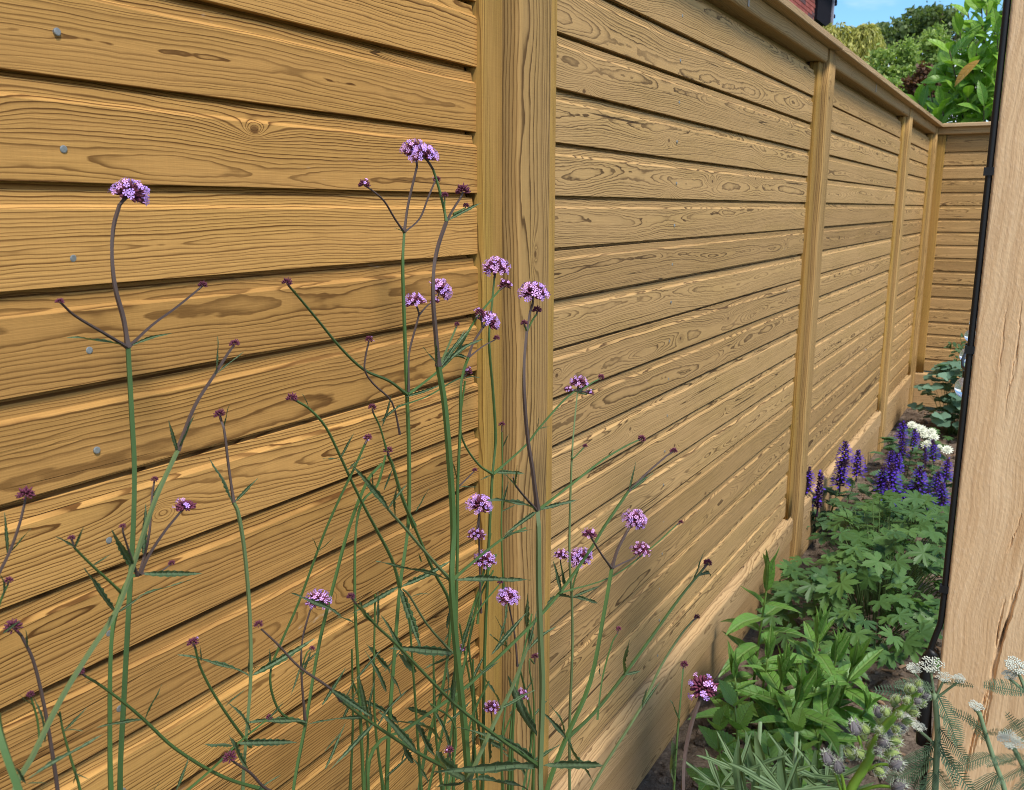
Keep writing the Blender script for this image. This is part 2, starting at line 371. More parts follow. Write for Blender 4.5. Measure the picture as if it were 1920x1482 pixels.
nail_mb = MB(); nail_mb.tube([(-.004, 0, 0), (.0001, 0, 0), (.0004, 0, 0)], [.0034, .0034, .0026], 12)
NAIL = nail_mb.mesh('nail', M['metal'])
def panel(label, y0, y1, bmat, loc=(0, 0, 0), rz=0., batten_l=True, batten_r=True, nails=(), xo=0., clips=()):
    L = y1-y0; P = thing('fence_section', label, 'fence', Vector(loc)+Vector((xo, y0, 0)) if rz == 0 else loc, None, rz)
    bw = .055
    bl, br = (.002 if batten_l else 0), L-(.002 if batten_r else 0)
    bd = extrude(BOARD, bl+bw-.004 if batten_l else 0, L-bw-.0008 if batten_r else L, bmat, 'board', NOTCH)
    for k in range(K0, K1+1):
        o = linked('board', bd, P, (random.uniform(-.0012, .0012), random.uniform(-.0015, .0015), ZK(k)))
        o.rotation_euler = (random.uniform(-.0006, .0006), random.uniform(-.012, .012), 0)
    zb0, zb1 = ZK(K0)-.012, GZ+.472
    if batten_l: linked('batten', rounded(-.021, .012, 0, bw, 0, zb1-zb0, .004, M['batten'], 'batten'), P, (0, 0, zb0))
    if batten_r: linked('batten', rounded(-.021, .012, 0, bw, 0, zb1-zb0, .004, M['batten'], 'batten'), P, (0, L-bw, zb0))
    linked('back_panel', extrude([(-.042, 0), (-.0315, 0), (-.0315, 1.66), (-.042, 1.66)], -.005, L+.016, M['rail'], 'back_panel'), P, (0, 0, ZK(K0)))
    rail = [(-.03, 0), (.022, 0), (.026, .003), (.028, .008), (.028, .0455), (-.03, .0455)]
    linked('top_rail', extrude(rail, .004, L-.006, M['rail'], 'top_rail'), P, (0, 0, GZ+.474))
    sill = [(-.03, 0), (.019, 0), (.020, .001), (.020, .080), (.017, .085), (.000, .096), (-.03, .096)]
    linked('bottom_rail', extrude(sill, .003, L-.003, M['gravel'], 'bottom_rail'), P, (0, 0, ZK(K0)-.109))
    for cy_ in clips:
        mb = MB(); mb.box(.0282, .0302, -.006, .006, -.018, .016); linked('rail_clip', mb.mesh('rail_clip', M['clip']), P, (0, cy_-y0, GZ+.500))
    for ny_, zoff in nails:
        for k in range(K0, K1+1):
            o = linked('nail', NAIL, P, (.0008, ny_+random.uniform(-.006, .006)-y0, ZK(k)+zoff+random.uniform(-.006, .006)))
            o.rotation_euler = (0, random.uniform(-.1, .1), random.uniform(-.15, .15))
    return P
PW = .106
POSTS = [1.241, 3.412, 5.578]
YB = 7.05                                            # face of the fence across the end
panel('golden slatted fence panel with a column of nail heads, behind the tall leaning verbena', -.84, 1.2275, M['board_gold'], nails=[(.505, .03)])
panel('long tan slatted fence panel between the wide knotty post and the post above the salvia', POSTS[0]+PW+.003, POSTS[1]-.010, M['board_tan'], nails=[(2.02, .03)], clips=[2.42])
panel('tan slatted fence panel between the salvia post and the slim post beside white astrantia', POSTS[1]+PW+.003, POSTS[2]-.010, M['board_tan'], clips=[4.42])
panel('short slatted fence panel running into the far fence corner', POSTS[2]+PW+.003, YB-PW-.008, M['board_tan'])
panel('slatted fence panel across the end of the bed, under the laurel', 0, 1.9, M['board_tan'], loc=(.030, YB, 0), rz=-math.pi/2)
plab = ['wide rounded fence post with streaky grain beside the golden panel', 'fence post with purple salvia spikes growing against its foot',
        'slim greenish fence post with its foot in bare soil beside the white astrantia']
for y, lb in zip(POSTS, plab):
    tag(linked('fence_post', rounded(-.07, .034, 0, PW, -.12, GZ+.5195, .009, M['post_tan'], 'fence_post', 4), None, (0, y, 0)), lb, 'fence post', 'fence posts')
tag(linked('fence_post', rounded(-.07, .034, 0, PW, -.12, GZ+.5195, .006, M['post_tan'], 'fence_post'), None, (0, YB-PW-.004, 0)), 'corner fence post where the two fence runs meet', 'fence post', 'fence posts')
glab = ['gravel board under the golden fence panel behind the verbena', 'long pale gravel board beside bare soil, below the long tan panel', 'gravel board between the salvia post and the slim post', 'short gravel board next to the far fence corner']
spans = [(-.84, 1.2300), (POSTS[0]+PW+.003, POSTS[1]-.004), (POSTS[1]+PW+.003, POSTS[2]-.004), (POSTS[2]+PW+.003, YB-PW-.008)]
GB = [(-.028, 0), (.011, 0), (.013, .002), (.013, .148), (.011, .150), (-.028, .150)]
for (a, b_), lb in zip(spans, glab):
    tag(linked('gravel_board', extrude(GB, 0, b_-a, M['gravel'], 'gravel_board'), None, (0, a, ZK(K0)-.262)), lb, 'gravel board')
o = tag(linked('gravel_board', extrude(GB, 0, 1.9, M['gravel'], 'gravel_board'), None, (.036, YB, ZK(K0)-.262)), 'gravel board at the foot of the end fence behind the columbine', 'gravel board'); o.rotation_euler.z = -math.pi/2
CAP = [(-.085, 0), (.060, 0), (.063, .002), (.063, .020), (.058, .0245), (-.085, .026)]
clab = ['capping board along the top of the golden panel', 'capping board over the long tan panel, crossing the wide knotty post', 'capping board between the salvia post and the slim post', 'short capping board ending at the fence corner']
cs = [(-.9, POSTS[0]+.05), (POSTS[0]+.052, POSTS[1]+.05), (POSTS[1]+.052, POSTS[2]+.05), (POSTS[2]+.052, YB+.06)]
for i, ((a, b_), lb) in enumerate(zip(cs, clab)):
    tag(linked('fence_capping', extrude(CAP, 0, b_-a, M['cap'], 'fence_capping'), None, (0, a, GZ+.520+(.0015 if i % 2 else 0))), lb, 'capping')
o = tag(linked('fence_capping', extrude(CAP, 0, 1.95, M['cap'], 'fence_capping'), None, (.0635, YB, GZ+.5205)), 'capping board along the end fence below the laurel leaves', 'capping'); o.rotation_euler.z = -math.pi/2

# ------------------------------------------------------------------ oak post with its cable and beam
def oakmat():
    m_, N, b, out = material('oak')
    tc = N.n('ShaderNodeTexCoord'); s3 = N.n('ShaderNodeSeparateXYZ'); N.t.links.new(tc.outputs['Object'], s3.inputs[0])
    x, y, z = s3.outputs
    xx = N.m('ADD', x, N.m('MULTIPLY', N.m('SUBTRACT', N.noise(N.vec(x, y, N.m('MULTIPLY', z, 1.3)), 3., 2), .5), .05))
    xx = N.m('ADD', xx, N.m('MULTIPLY', z, -.05))
    st = N.noise(N.vec(N.m('MULTIPLY', xx, 300.), N.m('MULTIPLY', y, 300.), N.m('MULTIPLY', z, 7.)), 1., 3, .6)
    band = N.noise(N.vec(N.m('MULTIPLY', xx, 30.), N.m('MULTIPLY', y, 30.), N.m('MULTIPLY', z, 1.2)), 1., 3, .55)
    fleck = N.noise(N.vec(N.m('MULTIPLY', x, 260.), N.m('MULTIPLY', y, 260.), N.m('MULTIPLY', N.m('ADD', z, N.m('MULTIPLY', x, .6)), 110.)), 1., 2, .5)
    c = N.mix(N.sm(band, .3, .7), (.78, .545, .320), (.66, .425, .225))
    c = N.mix(N.sm(st, .35, .75, 0., .6), c, (.50, .30, .155))
    c = N.mix(N.sm(fleck, .55, .7, 0., .35), c, (.78, .56, .36))
    tan = N.noise(N.vec(N.m('MULTIPLY', xx, 45.), N.m('MULTIPLY', y, 45.), N.m('MULTIPLY', z, 2.6)), 1., 2)
    c = N.mix(N.sm(tan, .62, .74, 0., .6), c, (.40, .19, .06))
    N.put(b.inputs['Base Color'], c); b.inputs['Roughness'].default_value = .75; b.inputs['Specular IOR Level'].default_value = .3
    bp = N.n('ShaderNodeBump'); bp.inputs['Strength'].default_value = .8; bp.inputs['Distance'].default_value = .0012
    N.put(bp.inputs['Height'], N.m('ADD', N.m('MULTIPLY', st, .7), N.m('MULTIPLY', fleck, .6))); N.t.links.new(bp.outputs[0], b.inputs['Normal'])
    return m_
M['oak'] = oakmat()
OY = 1.30; OX = atY(1843, 494, OY).x; OW = .15
def oak_post():
    nxx, nzz = 120, 420; zt = GZ+.34; z0 = -.1
    X_ = np.linspace(0, OW, nxx); Z_ = np.linspace(z0, zt, nzz); D = np.zeros((nzz, nxx))
    # seasoning splits, traced as slanting lines: (x bottom, z bottom, x top, z top, half width, depth)
    splits = []
    for (xa, ya, xb, yb, w, d) in [(1800, 1482, 1905, 1100, 2.6, .010), (1822, 1430, 1920, 1050, 2.2, .009), (1850, 1300, 1898, 1130, 1.8, .006), (1838, 1400, 1868, 1260, 1.6, .005),
                                   (1862, 1230, 1885, 1120, 1.5, .005), (1900, 720, 1918, 560, 1.2, .003), (1880, 790, 1910, 640, 1.3, .003), (1890, 1040, 1915, 960, 1.2, .003), (1872, 700, 1886, 560, 1.2, .0025)]:
        p, q = atY(xa, ya, OY), atY(xb, yb, OY); splits.append((p.x-OX, p.z, q.x-OX, q.z, w*.0006, d))
    for j, z in enumerate(Z_):
        for (xa, za, xb, zb, w, d) in splits:
            t = (z-za)/(zb-za)
            if -.05 < t < 1.05:
                xc = xa+(xb-xa)*t + mnoise.noise(Vector((z*22, xa*50, 0)))*.0035 + mnoise.noise(Vector((z*90, xa*50, 3)))*.0012
                e = max(0, 1-abs(2*t-1)**3)*(.65+.5*mnoise.noise(Vector((z*40, xa*9, 5))))
                D[j] += np.clip(1-np.abs(X_-xc)/(w*1.6+1e-5), 0, 1)*d*e
    vs = []; fs = []
    for j in range(nzz):
        for i in range(nxx):
            x = X_[i]; e = min(x, OW-x); r_ = .004; yb = 0 if e > r_ else r_-math.sqrt(max(0, r_*r_-(r_-e)**2))
            vs.append((x, D[j, i]+yb+mnoise.noise(Vector((x*30, 0, Z_[j]*8)))*.0006, Z_[j]))
    for j in range(nzz-1):
        for i in range(nxx-1): a = j*nxx+i; fs.append((a, a+1, a+nxx+1, a+nxx))
    b = len(vs)
    for z in (z0, zt):
        for x in (OW, 0): vs.append((x, OW, z))
    lo = lambda j, i: j*nxx+i
    fs.append((*[lo(j, nxx-1) for j in range(nzz)][::-1], b, b+2)[::1])
    fs.append((*[lo(j, 0) for j in range(nzz)], b+3, b+1))
    fs.append((b, b+1, b+3, b+2)); fs.append((*[lo(nzz-1, i) for i in range(nxx)], b+2, b+3)); 
    me = mesh('oak_post', vs, fs, M['oak']); 
    return me
tag(linked('oak_post', oak_post(), None, (OX, OY, 0)), 'thick rough-sawn oak post with long seasoning splits and a black cable down its edge', 'post')
mb = MB(); mb.box(-.018, 1.6, -.012, .16, 0, .16)
tag(linked('oak_beam', mb.mesh('oak_beam', M['oak']), None, (OX, OY, GZ+.3405)), 'end of an oak beam lying on top of the oak post', 'beam')
c = thing('cable', 'thick black outdoor cable clipped down the edge of the oak post', 'cable', (OX-.0043, OY+.006, 0))
def cpt(x, y, Y=OY+.006): return atY(x, y, Y)-c.location
zc = atY(1764, 1165, OY+.006).z
top = Vector((0, 0, GZ+.336)); path = [top-Vector((0, 0, (top.z-zc)*i/8)) for i in range(9)]+[cpt(1757, 1185), cpt(1746, 1215), cpt(1741, 1240), cpt(1742, 1290, OY+.02), cpt(1738, 1400, OY+.03)]
path.append(Vector((path[-1].x, path[-1].y, 0)))
mb = MB(); mb.tube(spline(path, 3), .0042, 8); linked('cable_run', mb.mesh('cable_run', M['black'], True), c)
for yy in (322, 655, 1100):
    q = cpt(1890-.1208*yy-6, yy); mb = MB(); mb.box(-.0062, .0055, -.005, .0045, -.005, .005); linked('cable_clip', mb.mesh('cable_clip', M['black']), c, (0, 0, q.z))
mb = MB(); q0, q1 = cpt(1745, 1232), cpt(1758, 1178)
mb.tube(spline([q0+Vector((.004, .0, .01)), q0+Vector((-.004, 0, -.005)), q0+Vector((-.002, 0, -.06)), q0+Vector((0, .01, -.14))], 4), .0085, 8)
linked('cable_sleeve', mb.mesh('cable_sleeve', M['black'], True), c)

def glassmat():
    m_, N, b, out = material('clear_glass'); b.inputs['Base Color'].default_value = (.95, .97, 1, 1); b.inputs['Roughness'].default_value = .02
    b.inputs['Transmission Weight'].default_value = .85; b.inputs['IOR'].default_value = 1.45; return m_
M['glass'] = glassmat()
sl = thing('string_lights', 'hanging string of clear glass bulbs just showing past the oak post', 'string lights', atY(1823, 560, 2.0))
pts = []
for (x, y, rr, Y) in ((1824, 606, 10, 2.25), (1817, 630, 12, 2.1), (1811, 667, 15, 1.95), (1808, 727, 21, 1.75)):
    p = atY(x+4, y, Y); r_ = px(rr, p)
    mb = MB(); mb.ball((0, 0, 0), r_, 16, 12); bo2 = mb.mesh('bulb', M['glass'], True); bo = linked('bulb', bo2, sl, p-sl.location)
    mb = MB(); mb.tube([(0, 0, r_*.9), (0, 0, r_*1.5)], r_*.45, 8); linked('socket', mb.mesh('socket', M['black']), bo)
    mb = MB(); mb.tube([(0, 0, r_*.9), (0, 0, r_*.1)], r_*.12, 5); mb.ball((0, 0, 0), r_*.22, 6, 4); linked('filament', mb.mesh('filament', M['metal']), bo)
    pts.append(p+Vector((0, 0, r_*1.45))-sl.location)
pts = [Vector((.35, .9, 1.05))]+pts+[pts[-1]+Vector((.12, -.1, .02))]
mb = MB(); mb.tube(spline(pts, 5), .003, 6); linked('wire', mb.mesh('wire', M['black'], True), sl)

# ------------------------------------------------------------------ verbena
M['vstem'] = simple('verbena_stem', (.056, .108, .028), .55, .35, .35, 20, rand=.3)
M['vstem_pale'] = simple('verbena_stem_pale', (.105, .145, .056), .6, .35, .3, 20, rand=.3)
M['vstem_purple'] = simple('verbena_stem_purple', (.075, .050, .042), .6, .35, .35, 25, rand=.3)
M['vleaf'] = leafmat('verbena_leaf', (.032, .070, .030), (.075, .135, .050), (.16, .22, .12), 70., .6, .22, .7, .03)
M['calyx'] = simple('verbena_calyx', (.135, .030, .060), .65, .3, .5, 90, rand=.3)
M['floret'] = simple('verbena_floret', (.54, .32, .80), .6, .2, .2, 40, rand=.35)
M['floret_pink'] = simple('verbena_floret_pink', (.70, .38, .74), .6, .2, .2, 40, rand=.35)
def leafmesh(name, mat, n=12, wmax=.12, serr=0., fold=.25, droop=.2, peak=.42, tipw=0., twist=0., k=2, wave=0., ph=0.):
    vs = []; fs = []; m_ = 2*k+1
    for i in range(n+1):
        t = i/n; w = wmax*(math.sin(math.pi*min(1, t**(math.log(.5)/math.log(peak))))**.85 if 0 < t < 1 else tipw)
        if serr and 0 < t < 1: w *= 1+serr*(1 if i % 2 else -.6)
        a = twist*t; z0 = -droop*t*t+math.sin(t*9+ph)*wave
        for j in range(-k, k+1):
            u = j/k; x = u*w; z = fold*abs(x)+math.sin(t*14+ph+u*2)*wave*abs(u)
            vs.append((x*math.cos(a)-z*math.sin(a), t, z0+x*math.sin(a)+z*math.cos(a)))
    for i in range(n):
        for j in range(m_-1): q = i*m_+j; fs.append((q, q+1, q+m_+1, q+m_))
    return mesh(name, vs, fs, mat, True)
VL = [leafmesh('leaf', M['vleaf'], 18, w, .22, f, d, .4, k=2, wave=.008, ph=i*1.7, twist=tw) for i, (w, f, d, tw) in enumerate(((.040, .5, .12, 0), (.048, .7, -.10, .4), (.036, .8, .28, -.5), (.030, .5, .05, .2), (.04, .9, -.2, -.3)))]
def floretmesh(mat, nm):
    vs = [(0, 0, .0)]; fs = []
    for p in range(5):
        a = 2*math.pi*p/5
        for da, r_, z in ((-.30, .55, .10), (-.42, .92, .16), (-.1, 1., .13), (.1, .90, .12), (.42, .95, .16), (.30, .55, .10)):
            vs.append((r_*math.cos(a+da), r_*math.sin(a+da), z))
        b = 1+6*p; fs += [(0, b, b+5), (b, b+1, b+2, b+3), (b, b+3, b+5), (b+3, b+4, b+5)]
    b = len(vs)                                       # the tube below the petals
    for r_, z in ((.2, .02), (.16, -1.1)):
        for j in range(5): a = 2*math.pi*j/5; vs.append((r_*math.cos(a), r_*math.sin(a), z))
    for j in range(5): fs.append((b+j, b+(j+1) % 5, b+5+(j+1) % 5, b+5+j))
    return mesh(nm, vs, fs, mat)
FL = [floretmesh(M['floret'], 'floret'), floretmesh(M['floret_pink'], 'floret')]
def headmesh(seed, flat=.75, n=70):
    rr = random.Random(seed); mb = MB()
    for k in range(n):
        z = 1-1.25*(k+.5)/n; a = k*2.39996; s = math.sqrt(max(0, 1-z*z)); d = Vector((s*math.cos(a), s*math.sin(a), z*flat)); d += Vector((rr.gauss(0, .07), rr.gauss(0, .07), rr.gauss(0, .07)))
        r_ = rr.uniform(.085, .12); tip = d*rr.uniform(.82, .98)
        mb.tube([d*.35, d*.7, tip], [r_*.55, r_, r_*.55], 5)
    return mb.mesh('flower_head', M['calyx'], True)
HM = [headmesh(i, .80+.1*(i % 3)) for i in range(5)]
HB = [headmesh(20+i, 1.0, 40) for i in range(3)]
VG = 'verbena plants growing along the fence'
class Verbena:
    def __init__(s, label, base): s.o = thing('verbena_plant', label, 'verbena', base, VG)
    def stem(s, P, c0, c1=None, w0=10, w1=6, root=False, mat='vstem'):
        """P: photo points from root end to tip; c0..c1: distance from the fence face."""
        c1 = c0 if c1 is None else c1; n = len(P)
        q = [atX(x, y, c0+(c1-c0)*i/max(1, n-1)) for i, (x, y) in enumerate(P)]; w = [px(w0+(w1-w0)*i/max(1, n-1), p)*.46 for i, p in enumerate(q)]
        if root:
            b = Vector((s.o.location.x, s.o.location.y, soil_z(s.o.location.x, s.o.location.y)-.02)); z0 = q[0]
            q = [b, b.lerp(z0, .5)+Vector((.01, .012, 0)), b.lerp(z0, .93)+(q[0]-q[1]).normalized()*.02]+q; w = [w[0]*1.15, w[0]*1.1, w[0]*1.05]+w
        pts = spline(q, 4); rad = [w[min(len(w)-1, i//4)]+(w[min(len(w)-1, i//4+1)]-w[min(len(w)-1, i//4)])*(i % 4)/4 for i in range(len(pts))] if len(q) > 2 else [w[0]+(w[-1]-w[0])*i/3 for i in range(4)]
        if not root: rad[0] *= 1.5; rad[1] *= 1.15
        s.tip = (pts[-1], pts[-1]-pts[-3], rad[-1]); mb = MB(); mb.tube([p-s.o.location for p in pts], rad, 4); linked('stem', mb.mesh('stem', M[mat]), s.o)
    def pedicel(s, P_, r_):
        t = getattr(s, 'tip', None)
        if not t or (t[0]-P_).length > max(.05, r_*3): return
        mb = MB(); mb.tube([p-s.o.location for p in spline([t[0], t[0].lerp(P_, .5)+t[1].normalized()*r_*.15, P_], 3)], [t[2]]*4+[t[2]*.9]*3, 6); linked('pedicel', mb.mesh('pedicel', M['vstem_purple'], True), s.o)
    def leaf(s, a, b, c, k=0, dc=.01, ws=1.):
        p, q = atX(*a, c), atX(*b, c+dc); L = (q-p).length
        me = VL[k % 5]; o = place('leaf', me, s.o, p, q-p, Vector((.5, -.35, .8))+Vector((random.gauss(0, .5), random.gauss(0, .4), 0)), (L*random.uniform(.75, 1.1)*ws, L, L))
    def head(s, p, w, c, fl=28, pink=0, up=(0, 0, 1), k=None):
        P_ = atX(*p, c); r_ = px(w, P_)*.5; s.pedicel(P_, r_); me = (HM if fl > 6 or w > 30 else HB)[(k if k is not None else random.randrange(99)) % (5 if fl > 6 or w > 30 else 3)]
        up = Vector(up)+Vector((random.gauss(0, .1), random.gauss(0, .1), 0))
        h = linked('flower_head', me, s.o); z = up.normalized(); x = z.orthogonal().normalized(); y = z.cross(x)
        Rm = Matrix((x, y, z)).transposed(); rs = r_*1.04 if fl else r_*1.25
        h.matrix_local = Matrix.Translation(P_-s.o.location) @ Rm.to_4x4() @ Matrix.Diagonal((rs, rs, rs, 1))
        fl = int(fl*1.4) if fl > 12 else fl
        bias = Vector((random.gauss(.4, .5), random.gauss(-.3, .5), .5)).normalized() if 0 < fl < 14 else None
        cnt = 0
        for i in range(fl*4):
            zz = 1-1.2*((i % (fl+1))+.5)/(fl+1); a = i*2.39996+random.gauss(0, .2); ss = math.sqrt(max(0, 1-zz*zz)); d = Vector((ss*math.cos(a), ss*math.sin(a), zz*.9))
            if bias and d.dot(Rm.inverted() @ bias) < .45: continue
            if cnt >= fl: break
            cnt += 1
            f_ = linked('floret', FL[1 if random.random() < .35+pink else 0], h)
            nn = (d+Vector((random.gauss(0, .18), random.gauss(0, .18), random.gauss(0, .12)))).normalized(); fs_ = random.uniform(.18, .235)
            f_.matrix_local = Matrix.Translation(d*random.uniform(1.02, 1.16)) @ nn.to_track_quat('Z', 'Y').to_matrix().to_4x4() @ Matrix.Diagonal((fs_, fs_, fs_, 1))
def vb(label, x, y, c): p = atX(x, y, c); return Verbena(label, Vector((p.x, p.y, 0)))

v = vb('tallest verbena by the nail column, one purple head above two thin bud branches', 225, 1482, .12)
v.stem([(225, 1482), (233, 1300), (241, 1150), (250, 988), (252, 880), (247, 780), (240, 652)], .13, .11, 14, 12, True)
v.stem([(240, 652), (232, 600), (216, 540), (210, 480), (213, 425), (224, 385)], .11, .10, 11, 8, mat='vstem_purple'); v.head((243, 368), 62, .10, 26, 0, (.2, .2, .9))
v.stem([(240, 652), (195, 625), (140, 592), (116, 570)], .11, .13, 7, 5, mat='vstem_purple'); v.head((112, 567), 15, .13, 0)
v.stem([(240, 652), (285, 610), (330, 577), (372, 543)], .11, .09, 7, 5, mat='vstem_purple'); v.head((380, 536), 16, .09, 0)
v.leaf((238, 652), (133, 618), .11, 0); v.leaf((243, 650), (325, 612), .11, 2)
v.stem([(208, 1482), (206, 1330), (208, 1220), (216, 1155), (242, 1085), (262, 1078)], .16, .16, 12, 8, True)
v.stem([(262, 1078), (280, 1000), (285, 930), (289, 905)], .16, .15, 6, 4, mat='vstem_purple'); v.head((290, 900), 13, .15, 0); v.leaf((284, 935), (311, 888), .15, 2); v.leaf((268, 1040), (275, 950), .16, 0)

v = vb('leaning verbena that crosses the tallest stem, with narrow paired leaves and a small mauve head', 20, 1482, .24)
v.stem([(28, 1482), (60, 1420), (115, 1310), (170, 1220), (217, 1148), (245, 1075), (290, 940), (333, 845)], .24, .19, 12, 9, True, 'vstem_pale')
v.stem([(333, 845), (365, 762), (402, 703), (428, 662), (437, 650)], .19, .17, 8, 5, mat='vstem_purple'); v.head((440, 646), 18, .17, 0)
v.leaf((333, 847), (317, 794), .19, 0); v.leaf((334, 845), (373, 778), .19, 1); v.leaf((402, 705), (416, 633), .18, 0); v.leaf((404, 703), (461, 655), .18, 3)
v.leaf((215, 1148), (157, 1076), .21, 1); v.leaf((245, 1125), (357, 1083), .21, 3); v.leaf((220, 1150), (266, 1116), .21, 0); v.leaf((214, 1152), (200, 1158), .21, 2)
v.stem([(228, 1112), (205, 1090), (172, 1060), (140, 1028)], .20, .22, 6, 5); v.head((134, 1010), 13, .22, 0); v.leaf((142, 1030), (113, 1004), .22, 0); v.leaf((140, 1028), (158, 984), .22, 1); v.leaf((172, 1062), (204, 1040), .22, 2)
v.stem([(258, 1080), (244, 1040), (231, 1000)], .2, .21, 6, 4, mat='vstem_purple'); v.head((230, 988), 12, .21, 0); v.leaf((256, 1075), (205, 985), .2, 1)
v.stem([(262, 1078), (280, 1040), (310, 995), (337, 962)], .2, .18, 7, 5, mat='vstem_purple'); v.head((348, 952), 40, .18, 6, .3)
v.stem([(266, 1076), (300, 1072), (318, 1060)], .2, .2, 4, 3, mat='vstem_purple'); v.head((322, 1057), 12, .2, 0); v.leaf((265, 1076), (388, 1076), .2, 0)

v = vb('small verbena with flat maroon heads, beyond the leaning verbena from the post', 90, 1482, .2)
v.stem([(108, 1482), (96, 1400), (82, 1320), (62, 1238), (40, 1192)], .2, .2, 9, 6, True, 'vstem_purple'); v.head((25, 1178), 30, .2, 0); v.leaf((50, 1215), (52, 1185), .2, 0); v.leaf((5, 1188), (42, 1162), .2, 1); v.leaf((84, 1390), (80, 1310), .2, 2); v.leaf((85, 1392), (92, 1348), .2, 1)
v.stem([(75, 1400), (70, 1350), (58, 1308)], .2, .2, 5, 4); v.head((57, 1303), 14, .2, 0); v.leaf((66, 1330), (38, 1300), .2, 3)
v.stem([(-40, 1200), (-8, 1090), (18, 1035), (36, 985), (46, 945)], .17, .16, 7, 5, True, 'vstem_purple'); v.head((48, 930), 30, .16, 0); v.leaf((14, 1040), (11, 965), .16, 0); v.leaf((16, 1040), (62, 994), .16, 1)
v.stem([(-8, 1150), (8, 1110), (14, 1098)], .17, .17, 5, 4); v.head((16, 1090), 16, .17, 0); v.leaf((5, 1120), (15, 1068), .17, 2)
v.stem([(-10, 1340), (8, 1405), (40, 1495)], .3, .32, 17, 20); v.leaf((50, 1462), (202, 1368), .27, 3); v.leaf((50, 1470), (88, 1465), .27, 0); v.leaf((48, 1470), (20, 1440), .27, 1)
v.stem([(150, 1482), (135, 1430), (118, 1370), (112, 1335)], .22, .22, 6, 4, True); v.leaf((118, 1372), (162, 1330), .22, 0); v.leaf((117, 1372), (155, 1362), .22, 2); v.leaf((140, 1450), (168, 1462), .22, 3); v.leaf((112, 1345), (107, 1340), .22, 1); v.leaf((138, 1470), (150, 1437), .22, 1)

v = vb('slender verbena with one dark bud between curved leaves, in front of the golden panel', 455, 1482, .15)
v.stem([(455, 1482), (462, 1380), (470, 1270), (468, 1150), (458, 1030), (446, 960), (438, 942)], .15, .14, 9, 8, True, 'vstem_pale')
v.stem([(438, 942), (428, 870), (420, 805), (415, 790)], .14, .13, 6, 6, mat='vstem_purple'); v.head((412, 778), 20, .13, 0); v.leaf((437, 942), (414, 858), .14, 4); v.leaf((440, 942), (484, 898), .14, 1); v.leaf((421, 812), (423, 758), .13, 0)
v.leaf((468, 1268), (345, 1214), .15, 0, -.02); v.leaf((472, 1268), (582, 1208), .15, 4); v.leaf((466, 1262), (463, 1240), .15, 1); v.leaf((474, 1262), (478, 1242), .15, 2)
v.stem([(470, 1400), (438, 1358), (400, 1300), (375, 1250), (366, 1215)], .16, .18, 6, 5); v.head((362, 1206), 24, .18, 1); v.leaf((378, 1240), (380, 1210), .18, 1); v.leaf((422, 1325), (458, 1290), .17, 2)
v.stem([(498, 1482), (420, 1458), (330, 1405), (270, 1350), (235, 1320), (188, 1285), (160, 1268)], .18, .2, 8, 5); v.head((150, 1260), 16, .2, 0); v.leaf((270, 1350), (296, 1282), .19, 1); v.leaf((268, 1350), (192, 1356), .19, 0); v.leaf((186, 1284), (164, 1262), .2, 2)
v.stem([(560, 1500), (500, 1480), (470, 1450), (440, 1430)], .2, .22, 7, 5, mat='vstem_purple'); v.head((431, 1422), 24, .22, 0, .3); v.leaf((465, 1445), (415, 1382), .21, 1); v.leaf((330, 1482), (355, 1425), .2, 0); v.leaf((285, 1490), (298, 1465), .2, 3)
v.stem([(330, 1500), (400, 1440), (445, 1395), (500, 1350)], .2, .17, 6, 4); v.leaf((440, 1398), (385, 1385), .18, 1); v.leaf((445, 1395), (570, 1388), .18, 0); v.leaf((470, 1375), (450, 1315), .18, 2); v.leaf((500, 1352), (535, 1318), .17, 4); v.head((505, 1346), 12, .17, 0); v.leaf((470, 1500), (515, 1445), .2, 2)

v = vb('verbena with a three-way top and round purple head beside the batten of the wide post', 725, 1482, .13)
v.stem([(725, 1482), (730, 1355), (740, 1221), (750, 1100), (765, 988), (767, 860), (763, 740), (758, 600), (755, 494), (758, 436)], .13, .11, 10, 7, True)
v.stem([(758, 436), (765, 385), (782, 312)], .11, .10, 6, 5, mat='vstem_purple'); v.head((776, 285), 44, .10, 24, .1)
v.stem([(758, 436), (740, 410), (720, 377), (696, 356)], .11, .12, 5, 4, mat='vstem_purple'); v.head((683, 348), 25, .12, 4, .2)
v.stem([(758, 436), (787, 410), (803, 370), (814, 344)], .11, .09, 4, 4, mat='vstem_purple'); v.head((819, 338), 17, .09, 3, .3); v.leaf((757, 437), (742, 423), .11, 0)
v.stem([(766, 735), (767, 665), (777, 622), (786, 590)], .12, .11, 5, 4, mat='vstem_purple'); v.head((777, 568), 36, .11, 22, .15); v.stem([(786, 590), (803, 572), (815, 566)], .11, .11, 4, 3, mat='vstem_purple'); v.head((824, 546), 42, .11, 30, .15, (.5, .5, .6)); v.head((815, 566), 20, .11, 6, .5)
v.stem([(763, 740), (730, 715), (683, 694), (640, 654), (593, 597), (557, 554), (543, 538)], .12, .15, 6, 5); v.head((538, 531), 18, .15, 0); v.leaf((557, 556), (553, 540), .15, 0)
v.stem([(765, 740), (817, 700), (853, 664), (893, 597), (923, 560), (936, 545)], .12, .12, 6, 4); v.head((948, 537), 28, .12, 5, .2); v.leaf((824, 690), (885, 605), .12, 0); v.leaf((760, 745), (820, 728), .12, 4)
v.stem([(750, 815), (735, 755), (700, 720), (684, 694), (686, 665), (690, 648)], .13, .14, 4, 4, mat='vstem_purple'); v.head((692, 638), 18, .14, 2)
v.stem([(745, 763), (800, 744), (850, 715), (870, 707)], .13, .12, 4, 4); v.head((876, 699), 22, .12, 4, .5); v.leaf((866, 712), (903, 698), .12, 2)
